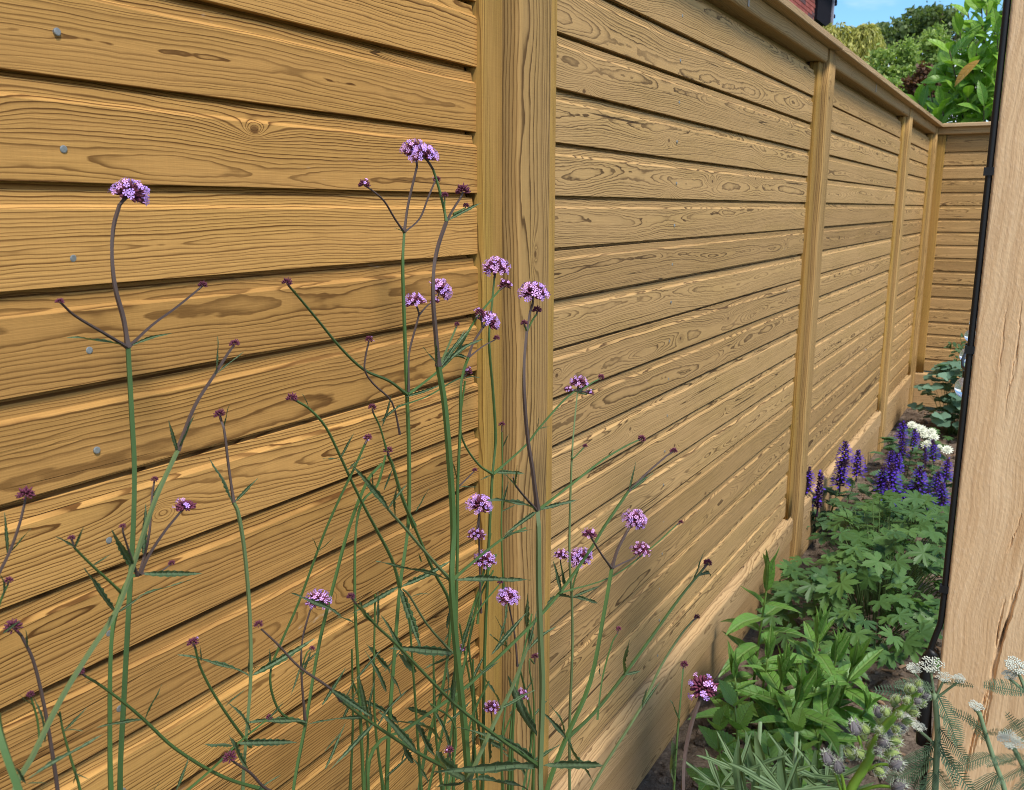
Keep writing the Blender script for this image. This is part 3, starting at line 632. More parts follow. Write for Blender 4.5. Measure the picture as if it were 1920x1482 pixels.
v.stem([(750, 1101), (735, 1050), (703, 988), (690, 964), (660, 904), (637, 854), (610, 800), (580, 767), (556, 752)], .14, .17, 7, 5); v.head((547, 748), 20, .17, 0); v.leaf((638, 860), (664, 812), .16, 1); v.leaf((637, 862), (606, 858), .16, 3); v.leaf((578, 766), (572, 738), .17, 0); v.leaf((650, 885), (680, 850), .16, 2)
v.stem([(777, 988), (753, 930), (735, 870), (728, 855)], .13, .13, 8, 6); v.head((728, 846), 16, .13, 0); v.leaf((720, 920), (742, 872), .13, 1); v.leaf((717, 800), (740, 742), .13, 4); v.leaf((715, 790), (755, 750), .13, 2); v.stem([(725, 845), (712, 800), (700, 775)], .13, .13, 4, 4); v.head((698, 765), 15, .13, 0)
v.leaf((748, 1100), (663, 1148), .14, 3); v.leaf((750, 1104), (786, 1222), .14, 1); v.leaf((752, 1102), (840, 1068), .13, 4)

v = vb('thick-stemmed verbena with dark maroon bud heads at the top, before the golden panel', 878, 1482, .30)
v.stem([(880, 1500), (873, 1388), (863, 1288), (853, 1188), (847, 1088), (850, 988), (840, 827), (833, 754), (822, 687)], .30, .27, 15, 12, True)
v.stem([(822, 687), (817, 627), (812, 560), (814, 500), (822, 460), (837, 416)], .27, .26, 10, 8, mat='vstem_purple')
v.stem([(837, 416), (832, 390), (822, 350), (812, 318)], .26, .25, 6, 5); v.head((796, 296), 46, .25, 32, .05)
v.stem([(837, 416), (850, 392), (863, 372)], .26, .26, 5, 5, mat='vstem_purple'); v.head((868, 360), 26, .26, 0); v.stem([(833, 395), (834, 375)], .26, .26, 4, 3); v.head((834, 367), 13, .26, 0)
v.leaf((840, 414), (908, 373), .26, 0); v.stem([(850, 402), (872, 390)], .26, .26, 4, 3); v.head((874, 387), 12, .26, 0)
v.leaf((822, 690), (797, 650), .27, 3); v.leaf((818, 680), (813, 640), .27, 1); v.stem([(824, 686), (838, 655), (855, 615)], .27, .27, 5, 4, mat='vstem_pale'); v.head((857, 609), 10, .27, 0); v.leaf((826, 688), (876, 618), .27, 0); v.leaf((828, 690), (905, 610), .27, 2)
v.stem([(845, 1088), (810, 1050), (757, 988), (727, 954), (700, 912)], .28, .30, 7, 5, mat='vstem_pale'); v.leaf((728, 956), (672, 878), .3, 0); v.leaf((727, 955), (760, 905), .3, 2); v.leaf((700, 915), (690, 885), .3, 1); v.leaf((740, 970), (725, 905), .3, 4); v.leaf((780, 960), (808, 918), .29, 1)
v.leaf((844, 1088), (704, 1046), .28, 3, -.03); v.leaf((850, 1088), (1004, 1084), .28, 3, .01, .75); v.stem([(850, 1086), (880, 1060), (940, 1012), (985, 990)], .28, .25, 7, 5); v.leaf((942, 1010), (975, 985), .26, 1); v.leaf((945, 1008), (1000, 985), .26, 0); v.leaf((790, 1055), (783, 1042), .28, 1)
v.stem([(848, 1225), (800, 1170), (766, 1115), (755, 1105)], .26, .26, 5, 4, mat='vstem_pale'); v.leaf((848, 1226), (752, 1212), .27, 0); v.leaf((770, 1120), (805, 1105), .26, 2); v.leaf((848, 1228), (800, 1265), .27, 1); v.leaf((848, 1330), (852, 1250), .27, 1); v.leaf((838, 1180), (845, 1130), .27, 0)
v.stem([(877, 1462), (780, 1410), (700, 1358), (660, 1330), (640, 1315)], .28, .31, 8, 5); v.head((485, 1172), 16, .3, 0); v.stem([(640, 1315), (620, 1292), (560, 1250), (520, 1208), (490, 1180)], .31, .30, 6, 4, mat='vstem_purple'); v.leaf((620, 1292), (690, 1340), .31, 1); v.leaf((700, 1358), (640, 1425), .3, 2); v.leaf((880, 1465), (1002, 1458), .3, 0); v.leaf((876, 1466), (820, 1490), .3, 1); v.leaf((780, 1412), (728, 1340), .3, 0); v.leaf((870, 1462), (760, 1408), .3, 4)

v = vb('verbena pair beside the batten with drooping purple heads on dark curved tips', 890, 1482, .13)
v.stem([(850, 1482), (853, 1300), (856, 1120), (858, 988), (858, 914), (863, 794), (864, 727), (870, 694), (878, 671)], .15, .14, 7, 6, True)
v.stem([(878, 671), (887, 644), (905, 615)], .14, .13, 5, 5, mat='vstem_purple'); v.head((915, 605), 40, .13, 28, .1, (.4, .3, .7)); v.head((900, 588), 22, .13, 5, .2)
v.stem([(878, 671), (905, 650), (927, 638)], .14, .13, 4, 3, mat='vstem_purple'); v.head((931, 635), 12, .13, 0); v.leaf((877, 672), (847, 658), .14, 0); v.leaf((875, 675), (842, 655), .14, 2)
v.stem([(858, 914), (875, 898), (888, 885)], .14, .14, 4, 3, mat='vstem_purple'); v.head((890, 882), 9, .14, 0); v.leaf((857, 912), (853, 858), .14, 0); v.leaf((860, 914), (898, 912), .14, 3)
v.stem([(905, 1482), (908, 1250), (914, 1080), (918, 988), (923, 894), (929, 827), (925, 744), (918, 661), (917, 627), (923, 565), (927, 522)], .11, .10, 7, 5, True)
v.head((930, 506), 46, .10, 30, .2); v.stem([(923, 889), (897, 871), (867, 824), (864, 780), (872, 715)], .11, .13, 5, 4)
v.stem([(925, 889), (987, 834), (1010, 804), (1057, 751), (1083, 730)], .11, .09, 5, 4); v.leaf((926, 888), (995, 882), .11, 0); v.leaf((921, 892), (902, 898), .11, 3); v.leaf((1010, 806), (1006, 780), .1, 0); v.leaf((1011, 805), (1032, 797), .1, 2)
v.stem([(945, 1120), (940, 1000), (942, 900), (941, 810)], .1, .09, 4, 3); v.head((941, 797), 12, .09, 0); v.leaf((942, 840), (953, 812), .09, 1); v.leaf((940, 960), (970, 945), .09, 0); v.leaf((940, 965), (946, 910), .09, 2)
v.stem([(902, 1150), (899, 1050), (898, 985), (898, 968)], .12, .12, 4, 4, mat='vstem_purple'); v.head((898, 950), 44, .12, 30, .1); v.head((893, 1005), 30, .12, 14, .1)
v.stem([(895, 1170), (902, 1100), (908, 1070)], .12, .12, 4, 4); v.head((908, 1052), 38, .12, 22, .1)
v.stem([(970, 1250), (965, 1190), (955, 1140)], .14, .13, 4, 3, mat='vstem_purple'); v.head((952, 1123), 38, .13, 32, 0); v.stem([(870, 1190), (900, 1140), (935, 1098)], .13, .12, 4, 3); v.head((938, 1092), 11, .12, 0)

v = vb('pale straight verbena in front of the wide post with a domed pink-purple head', 1013, 1482, .34)
v.stem([(1014, 1500), (1013, 1438), (1017, 1288), (1013, 1188), (1010, 1088), (1010, 988), (1008, 957)], .34, .31, 13, 11, True, 'vstem_pale')
v.stem([(1008, 957), (998, 877), (990, 827), (983, 744), (983, 677), (988, 621)], .31, .29, 9, 7, mat='vstem_purple')
v.stem([(988, 621), (993, 590), (998, 572)], .29, .29, 6, 5, mat='vstem_purple'); v.head((1000, 554), 50, .29, 34, .25); v.stem([(988, 621), (1000, 598), (1006, 590)], .29, .29, 4, 4); v.head((1007, 583), 17, .29, 0, .3); v.stem([(988, 621), (984, 612)], .29, .29, 4, 4); v.head((983, 607), 13, .29, 0)
v.stem([(1009, 957), (1073, 907), (1133, 861), (1173, 837), (1196, 826)], .31, .28, 6, 4); v.head((1203, 824), 15, .28, 0); v.leaf((1140, 856), (1150, 840), .29, 0); v.leaf((1010, 957), (1090, 934), .31, 3); v.stem([(1006, 957), (967, 911), (962, 895)], .31, .32, 5, 4, mat='vstem_purple'); v.leaf((966, 915), (953, 885), .32, 0); v.leaf((965, 910), (965, 875), .32, 1); v.leaf((1004, 957), (928, 918), .31, 0); v.leaf((1005, 960), (968, 988), .31, 2)
v.stem([(1010, 1437), (930, 1380), (850, 1318), (740, 1205), (707, 1175), (668, 1133)], .33, .37, 8, 5); v.head((658, 1120), 16, .37, 0, .3); v.leaf((707, 1175), (712, 1115), .36, 0); v.leaf((705, 1175), (640, 1132), .36, 4); v.leaf((850, 1318), (853, 1250), .35, 2)
v.leaf((1008, 1438), (830, 1440), .33, 3, .02, .55); v.leaf((1018, 1436), (1165, 1431), .33, 0, .01, .6); v.leaf((1005, 1434), (932, 1352), .33, 2)
v.stem([(878, 1465), (920, 1370), (960, 1290), (985, 1225), (1000, 1190)], .33, .3, 9, 5, mat='vstem_pale'); v.leaf((985, 1228), (1010, 1150), .3, 0); v.leaf((940, 1330), (905, 1250), .32, 3); v.leaf((942, 1328), (1000, 1300), .32, 1); v.leaf((990, 1220), (1040, 1160), .3, 2)

v = vb('verbena before the long tan panel with a bright mauve head and two side heads', 1040, 1500, .26)
v.stem([(1022, 1495), (1060, 1388), (1107, 1278), (1133, 1148), (1147, 1066)], .26, .22, 10, 8, True)
v.stem([(1147, 1066), (1158, 1031), (1175, 998)], .22, .21, 7, 6, mat='vstem_purple'); v.head((1189, 978), 42, .21, 32, .35, (.3, .1, .9)); v.stem([(1147, 1066), (1128, 1040), (1113, 1016)], .22, .22, 5, 4, mat='vstem_purple'); v.head((1105, 1003), 27, .22, 8, .65); v.stem([(1147, 1066), (1170, 1055), (1190, 1046)], .22, .21, 5, 4, mat='vstem_purple'); v.head((1201, 1033), 33, .21, 14, .4)
v.stem([(1062, 1385), (1113, 1338), (1170, 1266), (1225, 1190), (1277, 1118), (1318, 1068)], .25, .2, 8, 5); v.head((1327, 1057), 16, .2, 0); v.leaf((1170, 1266), (1156, 1206), .23, 4); v.leaf((1172, 1266), (1207, 1256), .23, 0); v.leaf((1300, 1090), (1326, 1035), .2, 1); v.leaf((1310, 1080), (1352, 1062), .2, 2)
v.leaf((1060, 1385), (1030, 1340), .25, 0); v.leaf((1062, 1388), (1100, 1470), .25, 1); v.leaf((1115, 1338), (1126, 1345), .24, 3); v.leaf((1058, 1380), (1056, 1325), .25, 2)
v.stem([(1120, 1350), (1130, 1270), (1148, 1205), (1157, 1190)], .24, .22, 4, 3); v.head((1160, 1180), 10, .22, 0); v.leaf((1127, 1268), (1118, 1240), .23, 0); v.leaf((1128, 1268), (1144, 1258), .23, 1)

v = vb('thin verbena before the long tan panel with a loose cluster of mauve heads', 1068, 1500, .16)
v.stem([(1068, 1500), (1068, 1355), (1073, 1221), (1072, 1121), (1068, 1055), (1068, 988), (1072, 861), (1077, 794), (1083, 734)], .17, .14, 6, 4, True, 'vstem_pale')
v.head((1085, 719), 30, .14, 18, .2); v.head((1065, 731), 17, .14, 8, .2); v.head((1105, 738), 17, .14, 10, .1); v.stem([(1083, 734), (1070, 732)], .14, .14, 3, 3); v.stem([(1083, 736), (1100, 740)], .14, .14, 3, 3); v.stem([(1085, 735), (1110, 718), (1122, 712)], .14, .14, 4, 3); v.head((1127, 708), 12, .14, 0); v.leaf((1095, 730), (1100, 705), .14, 0); v.leaf((1098, 733), (1122, 732), .14, 1)
v.stem([(1073, 861), (1085, 850), (1094, 840)], .15, .15, 3, 3); v.head((1097, 837), 9, .15, 0); v.leaf((1072, 862), (1070, 840), .15, 0)
v.stem([(1060, 1095), (1054, 1070), (1051, 1055)], .16, .16, 4, 3); v.head((1052, 1043), 26, .16, 14, .1); v.stem([(1072, 1110), (1078, 1085), (1084, 1070)], .16, .16, 4, 3); v.head((1088, 1050), 42, .16, 28, .1); v.leaf((1072, 1121), (1130, 1096), .16, 3); v.leaf((1074, 1121), (1136, 1128), .16, 0); v.leaf((1070, 1121), (1016, 1098), .16, 2); v.leaf((1058, 1100), (1046, 1065), .16, 1)

v = vb('long diagonal verbena branch crossing the wide post, tipped with a small dark bud', 700, 1500, .22)
v.stem([(690, 1500), (700, 1405), (760, 1368), (870, 1291), (900, 1265), (1000, 1168), (1050, 1111), (1107, 1031), (1133, 988), (1178, 922)], .22, .2, 8, 6, True)
v.stem([(1178, 922), (1213, 887), (1250, 855)], .2, .18, 5, 4, mat='vstem_purple'); v.head((1263, 847), 14, .18, 0); v.leaf((1178, 924), (1193, 868), .2, 0); v.leaf((1180, 922), (1222, 893), .2, 1); v.leaf((1051, 1112), (1043, 1058), .21, 0); v.leaf((900, 1266), (935, 1240), .22, 1)
v.stem([(1050, 1112), (1150, 1080), (1230, 1020), (1268, 985)], .21, .2, 4, 3); v.head((1277, 980), 9, .2, 0)

v = vb('thin verbena leaning out over the gravel board with a tiny bud', 1115, 1500, .2)
v.stem([(1107, 1482), (1203, 1325), (1240, 1248), (1277, 1190), (1298, 1165)], .2, .18, 6, 4, True, 'vstem_pale'); v.head((1307, 1158), 11, .18, 0); v.leaf((1204, 1325), (1212, 1288), .2, 0); v.leaf((1205, 1325), (1235, 1280), .2, 1)

v = vb('solitary verbena head, maroon below and mauve above, standing over bare soil', 1282, 1500, .40)
v.stem([(1280, 1500), (1284, 1420), (1296, 1360), (1312, 1312)], .42, .40, 9, 8, True, 'vstem_purple'); v.head((1318, 1292), 56, .40, 12, .3, (0, 0, 1), 1)
v.stem([(1263, 1490), (1270, 1380), (1278, 1290), (1281, 1255)], .34, .33, 5, 4, True); v.head((1283, 1247), 14, .33, 0); v.leaf((1272, 1360), (1268, 1310), .34, 0); v.leaf((1262, 1470), (1240, 1380), .34, 1)

v = vb('thicket of crossing verbena stems before the golden panel with one low purple head', 610, 1500, .15)
v.stem([(548, 1500), (573, 1358), (600, 1200), (630, 1080), (655, 988), (690, 900), (715, 870)], .15, .14, 8, 6, True)
v.stem([(572, 1358), (530, 1340), (510, 1300), (508, 1255), (525, 1210), (560, 1130), (595, 1035), (613, 988), (640, 928), (660, 887), (684, 834)], .15, .16, 5, 5); v.head((690, 822), 18, .16, 2); v.leaf((595, 1035), (590, 1005), .16, 0); v.leaf((596, 1035), (630, 1010), .16, 1); v.leaf((508, 1256), (505, 1222), .15, 0)
v.stem([(572, 1350), (565, 1260), (567, 1200), (581, 1146)], .15, .15, 5, 4, mat='vstem_purple'); v.head((596, 1128), 42, .15, 24, .1); v.leaf((640, 1155), (553, 1108), .17, 3); v.leaf((576, 1356), (475, 1340), .15, 0); v.leaf((578, 1358), (640, 1345), .15, 3); v.leaf((565, 1270), (582, 1215), .15, 1); v.leaf((563, 1250), (550, 1300), .15, 2); v.leaf((566, 1250), (600, 1218), .15, 0); v.stem([(564, 1260), (575, 1225), (582, 1218)], .15, .15, 3, 3); v.head((585, 1217), 11, .15, 0)
v.stem([(682, 1500), (673, 1288), (667, 1171), (665, 1088), (668, 988), (680, 940), (707, 911), (723, 854)], .14, .13, 7, 5, True); v.leaf((667, 1172), (640, 1150), .14, 0); v.leaf((690, 1345), (695, 1280), .14, 2); v.leaf((690, 1345), (640, 1345), .14, 0)
v.stem([(800, 1400), (830, 1290), (843, 1190), (843, 1131), (813, 1071), (777, 988)], .12, .12, 8, 6, True); v.stem([(830, 1500), (850, 1350), (880, 1200), (905, 1080), (920, 1000)], .1, .09, 7, 5, True); v.stem([(800, 1500), (830, 1370), (850, 1280), (890, 1130), (930, 1040)], .12, .1, 6, 5, True)
v.stem([(900, 1500), (905, 1420), (895, 1350), (885, 1260), (880, 1200), (900, 1120), (925, 1070)], .1, .1, 5, 4, True); v.stem([(985, 1500), (1000, 1400), (1000, 1300), (992, 1240), (1002, 1245)], .13, .12, 4, 3, True); v.head((1003, 1232), 15, .12, 2); v.head((976, 1306), 28, .13, 14, .1); v.stem([(935, 1400), (960, 1340), (972, 1318)], .13, .13, 4, 3); v.stem([(925, 1400), (922, 1345)], .13, .13, 3, 3); v.head((922, 1328), 28, .13, 14, .1); v.head((866, 1218), 16, .13, 5, .1); v.stem([(838, 1480), (842, 1420)], .2, .2, 4, 3); v.head((843, 1408), 19, .2, 5, .1)
rr = random.Random(3)
for i in range(46):
    x, y = rr.uniform(590, 1010), rr.uniform(1200, 1470); a = rr.uniform(-2.6, -.5); L = rr.uniform(45, 100); v.leaf((x, y), (x+L*math.cos(a), y+L*math.sin(a)), rr.uniform(.08, .2), rr.randrange(5))
for i in range(14):
    x, y = rr.uniform(640, 1000), rr.uniform(1330, 1480); v.stem([(x, 1500), (x+rr.uniform(-20, 20), (y+1200)/2+60), (x+rr.uniform(-50, 50), y-rr.uniform(80, 240))], rr.uniform(.07, .2), None, 6, 4)
# ------------------------------------------------------------------ right-hand bed: leafy perennials
M['phlox'] = leafmat('phlox_leaf', (.070, .175, .034), (.175, .345, .065), (.26, .38, .12), 46., .42, .3, .8, .03, .45)
M['phlox_stem'] = simple('phlox_stem', (.12, .20, .04), .5, .4, .3, 20)
M['geran'] = leafmat('geranium_leaf', (.036, .092, .027), (.105, .200, .050), (.20, .30, .11), 0, .5, .28, .8, .0, .4, mid=0.)
M['geran_stem'] = simple('geranium_stem', (.10, .16, .05), .6, .3, .3, 20)
M['nettle'] = leafmat('mint_leaf', (.10, .23, .040), (.20, .37, .075), (.28, .42, .14), 52., .5, .3, .7, .02, .4)
M['salvia_leaf'] = leafmat('salvia_leaf', (.045, .105, .042), (.095, .18, .07), (.14, .2, .09), 40., .6, .25, .8, .02)
M['salvia_fl'] = simple('salvia_flower', (.085, .035, .43), .55, .3, .4, 120, rand=.4)
M['salvia_dk'] = simple('salvia_calyx', (.050, .018, .050), .6, .3, .4, 120)
M['astr'] = simple('astrantia_bract', (.72, .74, .60), .6, .3, .15, 60)
M['columb'] = leafmat('columbine_leaflet', (.080, .165, .115), (.165, .280, .190), (.14, .2, .14), 0, .6, .25, .9, .0)
M['silver'] = leafmat('grey_green_leaf', (.085, .155, .070), (.165, .255, .115), (.17, .25, .115), 0, .6, .3, .8, .04, mid=.2)
PL = [leafmesh('leaf', M['phlox'], 12, w, 0, f, d, .36, k=2, wave=wv, ph=i*2.1, twist=tw) for i, (w, f, d, wv, tw) in enumerate(((.13, .45, .16, .006, 0), (.145, .35, .30, .008, .3), (.12, .6, .02, .006, -.3), (.135, .3, .45, .008, .15)))]
def stemtube(parent, pts, r0, r1, mat, name='stem', k=6, n=5):
    q = spline(pts, n); mb = MB(); mb.tube([p-parent.location for p in q], [r0+(r1-r0)*i/(len(q)-1) for i in range(len(q))], k)
    return linked(name, mb.mesh(name, M[mat], True), parent), q
def phlox(label, base, tip, nodes, L, rr, lean=.0):
    B = Vector((base.x, base.y, soil_z(base.x, base.y)-.01)); T = Vector(tip)
    P = thing('phlox_plant', label, 'phlox', Vector((base.x, base.y, 0)), 'leafy phlox clumps in the bed')
    mid = B.lerp(T, .5)+Vector((rr.uniform(-.02, .02), rr.uniform(-.02, .02), 0))
    _, q = stemtube(P, [B, mid, T], .0048, .0026, 'phlox_stem')
    H = (T-B).length; a0 = rr.uniform(0, 6.28)
    for i in range(nodes):
        t = .14+.86*(i/(nodes-1))**.85; f = t*(len(q)-1); k = min(int(f), len(q)-2); p = q[k].lerp(q[k+1], f-k)
        ax = (q[k+1]-q[k]).normalized()
        for sgn in (0, math.pi):
            a = a0+i*1.62+sgn+rr.gauss(0, .18); young = t > .86
            out = Vector((math.cos(a), math.sin(a), 0)); el_ = rr.uniform(.15, .55) if not young else 1.0+(t-.86)*6+rr.uniform(0, .3)
            d = out*math.cos(min(el_, 1.42))+ax*math.sin(min(el_, 1.42)); l = L*(1.0 if .2 < t < .8 else .78 if t <= .2 else .62 if not young else .66)*rr.uniform(.85, 1.15)
            place('leaf', PL[rr.randrange(4) if not young else 2], P, p+out*.002, d, ax*1.0-out*.25+Vector((rr.gauss(0, .15), rr.gauss(0, .15), 0)), l)
    for j in range(3):
        a = rr.uniform(0, 6.28); place('leaf', PL[2], P, T, Vector((math.cos(a)*.25, math.sin(a)*.25, 1)), Vector((-math.cos(a), -math.sin(a), .3)), L*rr.uniform(.45, .6))
    return P
rr = random.Random(11)
plist = [((1406, 1335), (1440, 1085), 2.40, 9, .150, 'tallest phlox stem beside the gravel board, leaf tips against the fence'),
         ((1500, 1350), (1538, 1190), 2.45, 8, .135, 'phlox stem in front of the cut-leaved geranium with a fresh pale leaf tip'),
         ((1455, 1405), (1470, 1262), 2.15, 7, .140, 'low phlox stem above the serrated mint leaves'),
         ((1556, 1395), (1600, 1250), 2.25, 8, .150, 'phlox stem leaning towards the oak post beside the yarrow'),
         ((1430, 1370), (1440, 1235), 2.3, 6, .135, 'short phlox stem in the shade of the tallest one'),
         ((1520, 1400), (1530, 1290), 2.2, 6, .130, 'short dark phlox shoot between taller phlox stems'),
         ((1600, 1420), (1625, 1330), 2.2, 5, .120, 'small phlox shoot under the bud spike'),
         ((1380, 1400), (1378, 1270), 2.2, 6, .135, 'phlox shoot leaning onto the gravel board'),
         ((1480, 1440), (1500, 1300), 2.1, 7, .140, 'leafy phlox shoot behind the bright mint tips'),
         ((1570, 1370), (1570, 1225), 2.5, 7, .135, 'phlox shoot half hidden among geranium leaves'),
         ((1540, 1440), (1555, 1330), 2.1, 6, .130, 'broad phlox shoot close behind the hairy bud spike')]
for bp_, tp, Y, n, L, lb in plist:
    b_ = atZ(*bp_); phlox(lb, b_, atY(*tp, b_.y-.05), n, L, rr)
def palm(seed, lobes=7, deep=.55, mat='geran'):
    r_ = random.Random(seed); out = []; span = R(300); nl = lobes
    for i in range(nl):
        c = -span/2+span*(i+.5)/nl; w = span/nl; lob = 1-.22*abs(i-(nl-1)/2)/((nl-1)/2)
        seq = [(-.5, 1-deep), (-.36, .74), (-.30, .70), (-.20, .90), (-.13, .84), (0, 1.04), (.13, .84), (.20, .90), (.30, .70), (.36, .74)]
        for u, rad in seq: out.append((c+u*w, lob*rad*r_.uniform(.95, 1.05)))
    out.append((span/2, 1-deep)); vs = [(0, 0, 0)]; fs = []; n = len(out)
    for f in (.4, .72, 1.):
        for a, rad in out:
            rad = min(rad, 1.1); q = rad*f if f == 1. else min(rad*f+.0, rad); i = (a+span/2)/span*nl; ridge = abs((i % 1)-.5)*2
            x, y = q*math.sin(a), q*math.cos(a); z = -.10*q*q+.09*ridge*q+.03*math.sin(a*3+seed)*q
            vs.append((x, y, z))
    for j in range(n-1): fs.append((0, 1+j+1, 1+j))
    for k in range(2):
        for j in range(n-1): a = 1+k*n+j; fs.append((a, a+1, a+n+1, a+n))
    return mesh('leaf', vs, fs, M[mat], True)
PM = [palm(i, 7 if i % 2 else 5, .5+.06*i) for i in range(4)]
G = thing('geranium_plant', 'broad clump of cut-leaved green hardy geranium before the salvia', 'geranium', (.36, 3.25, 0))
rr = random.Random(5); cnt = 0
while cnt < 290:
    x, y = rr.uniform(.05, .66), rr.uniform(2.50, 4.05)
    e = ((x-.37)/.33)**2+((y-3.24)/.82)**2
    if e > 1 or (x < .15 and y > 3.1): continue
    cnt += 1; h = (.37*(1-e*.6)+.03)*rr.uniform(.55, 1.08); c_ = Vector((x, y, h))
    root = Vector((.36+(x-.36)*.35, 3.3+(y-3.3)*.45, .0)); out = Vector((x-.36, y-3.3, 0))
    stemtube(G, [root, root.lerp(c_, .55)+Vector((0, 0, .04)), c_], .0022, .0014, 'geran_stem', 'petiole', 4, 3)
    a = rr.uniform(0, 6.28); yd = Vector((math.cos(a), math.sin(a), -.1))+out*1.2+Vector((.1, -.4, 0)); nm = Vector((rr.gauss(0, .28), rr.gauss(-.22, .3), 1))+out*.5
    place('leaf', PM[rr.randrange(4)], G, c_, yd, nm, rr.uniform(.042, .068))
mb = MB(); 
for (x, y) in ((1705, 1168), (1700, 1166)): mb.ball(Vector(atY(x, y, 3.0))-G.location, .006, 6, 4)
q = atY(1704, 1168, 3.0); stemtube(G, [Vector((q.x-.02, q.y, .2)), q], .0012, .001, 'geran_stem', 'petiole', 4, 3)
fm = simple('geranium_flower', (.75, .62, .74), .5, .3, .1); pm = mesh('petal', [(0, 0, 0), (.35, .5, .1), (.3, .95, .12), (0, 1.05, .1), (-.3, .95, .12), (-.35, .5, .1)], [(0, 1, 2, 3), (0, 3, 4, 5)], fm)
for i in range(5): a = i*1.2566; place('petal', pm, G, q, Vector((math.cos(a)*.8, math.sin(a)*.3-.2, math.sin(a)*.8)), Vector((0, -1, .4)), .012)
# mint-like serrated shoots, low in front
NL = [leafmesh('leaf', M['nettle'], 20, .30, .10, .22, d, .40, k=3, wave=.012, ph=i, twist=.1*i) for i, d in enumerate((.10, .25, .05))]
def mint(label, base, tip, leaves, rr):
    B = Vector((base.x, base.y, soil_z(base.x, base.y)-.01)); P = thing('mint_plant', label, 'mint', Vector((base.x, base.y, 0)), 'serrated mint shoots in the bed')
    _, q = stemtube(P, [B, B.lerp(tip, .5)+Vector((.01, 0, 0)), tip], .004, .002, 'phlox_stem'); a0 = rr.uniform(0, 3)
    for i in range(leaves):
        t = .35+.65*i/(leaves-1); f = t*(len(q)-1); k = min(int(f), len(q)-2); p = q[k].lerp(q[k+1], f-k)
        for sg in (0, math.pi):
            a = a0+i*1.57+sg; o_ = Vector((math.cos(a), math.sin(a), 0)); d = o_+Vector((0, 0, .25 if t < .8 else 1.2)); place('leaf', NL[rr.randrange(3)], P, p, d, Vector((0, 0, 1))-o_*.1, .115*(1.25-t*.75)*rr.uniform(.85, 1.15))
    return P
rr = random.Random(2)
for lb, bx, tp, Y in (('serrated bright green mint shoot beside the solitary maroon verbena head', (1390, 1482), (1378, 1325), 1.80), ('bright green mint shoot with small pale tip leaves under the low phlox', (1470, 1500), (1492, 1372), 1.80), ('dim serrated mint shoot low on the soil behind the grey-green foliage', (1430, 1490), (1440, 1400), 1.85), ('large-leaved mint shoot at the edge of the bare soil', (1340, 1490), (1345, 1370), 1.75)):
    t = atY(*tp, Y); mint(lb, Vector((t.x+.01, t.y+.04, 0)), t, 5, rr)
# salvia
def spikemesh(seed, dark=False):
    r_ = random.Random(seed); fl = MB(); dk = MB(); dk.tube([(0, 0, -.25), (0, 0, 1)], [.028, .018], 5)
    for i in range(13):
        z = .02+.94*i/12; rad = (.17*(1-z**1.6)+.045)*(.55 if dark else 1); op = z < .78 and not dark
        for j in range(6):
            a = j*1.047+i*.5+r_.uniform(-.2, .2); o_ = Vector((math.cos(a), math.sin(a), 0)); p = o_*.03+Vector((0, 0, z))
            dk.tube([p, p+o_*rad*.55+Vector((0, 0, .045))], [.016, .026], 4)
            if (op and r_.random() < .8) or r_.random() < .12:
                b_ = p+o_*rad*.55+Vector((0, 0, .04)); s1 = Vector((-o_.y, o_.x, 0))*.035
                tip_ = b_+o_*rad*.8+Vector((0, 0, .05)); fl.add([b_-s1*.4, b_+s1*.4, tip_+s1*.8+Vector((0, 0, .02)), tip_-s1*.8+Vector((0, 0, .02))], [(0, 1, 2, 3)])
                lp = b_+o_*rad*.9-Vector((0, 0, .03)); fl.add([b_-s1*.3, b_+s1*.3, lp+s1*1.1, lp+o_*.02, lp-s1*1.1], [(0, 1, 2, 3, 4)])
    return dk.mesh('flower_spike', M['salvia_dk']), fl.mesh('petals', M['salvia_fl'])
SP = [spikemesh(i) for i in range(4)]+[spikemesh(9, True)]
SLf = [leafmesh('leaf', M['salvia_leaf'], 14, .26, .12, .3, d, .38, k=2, wave=.015, ph=i) for i, d in enumerate((.1, .35, .2))]
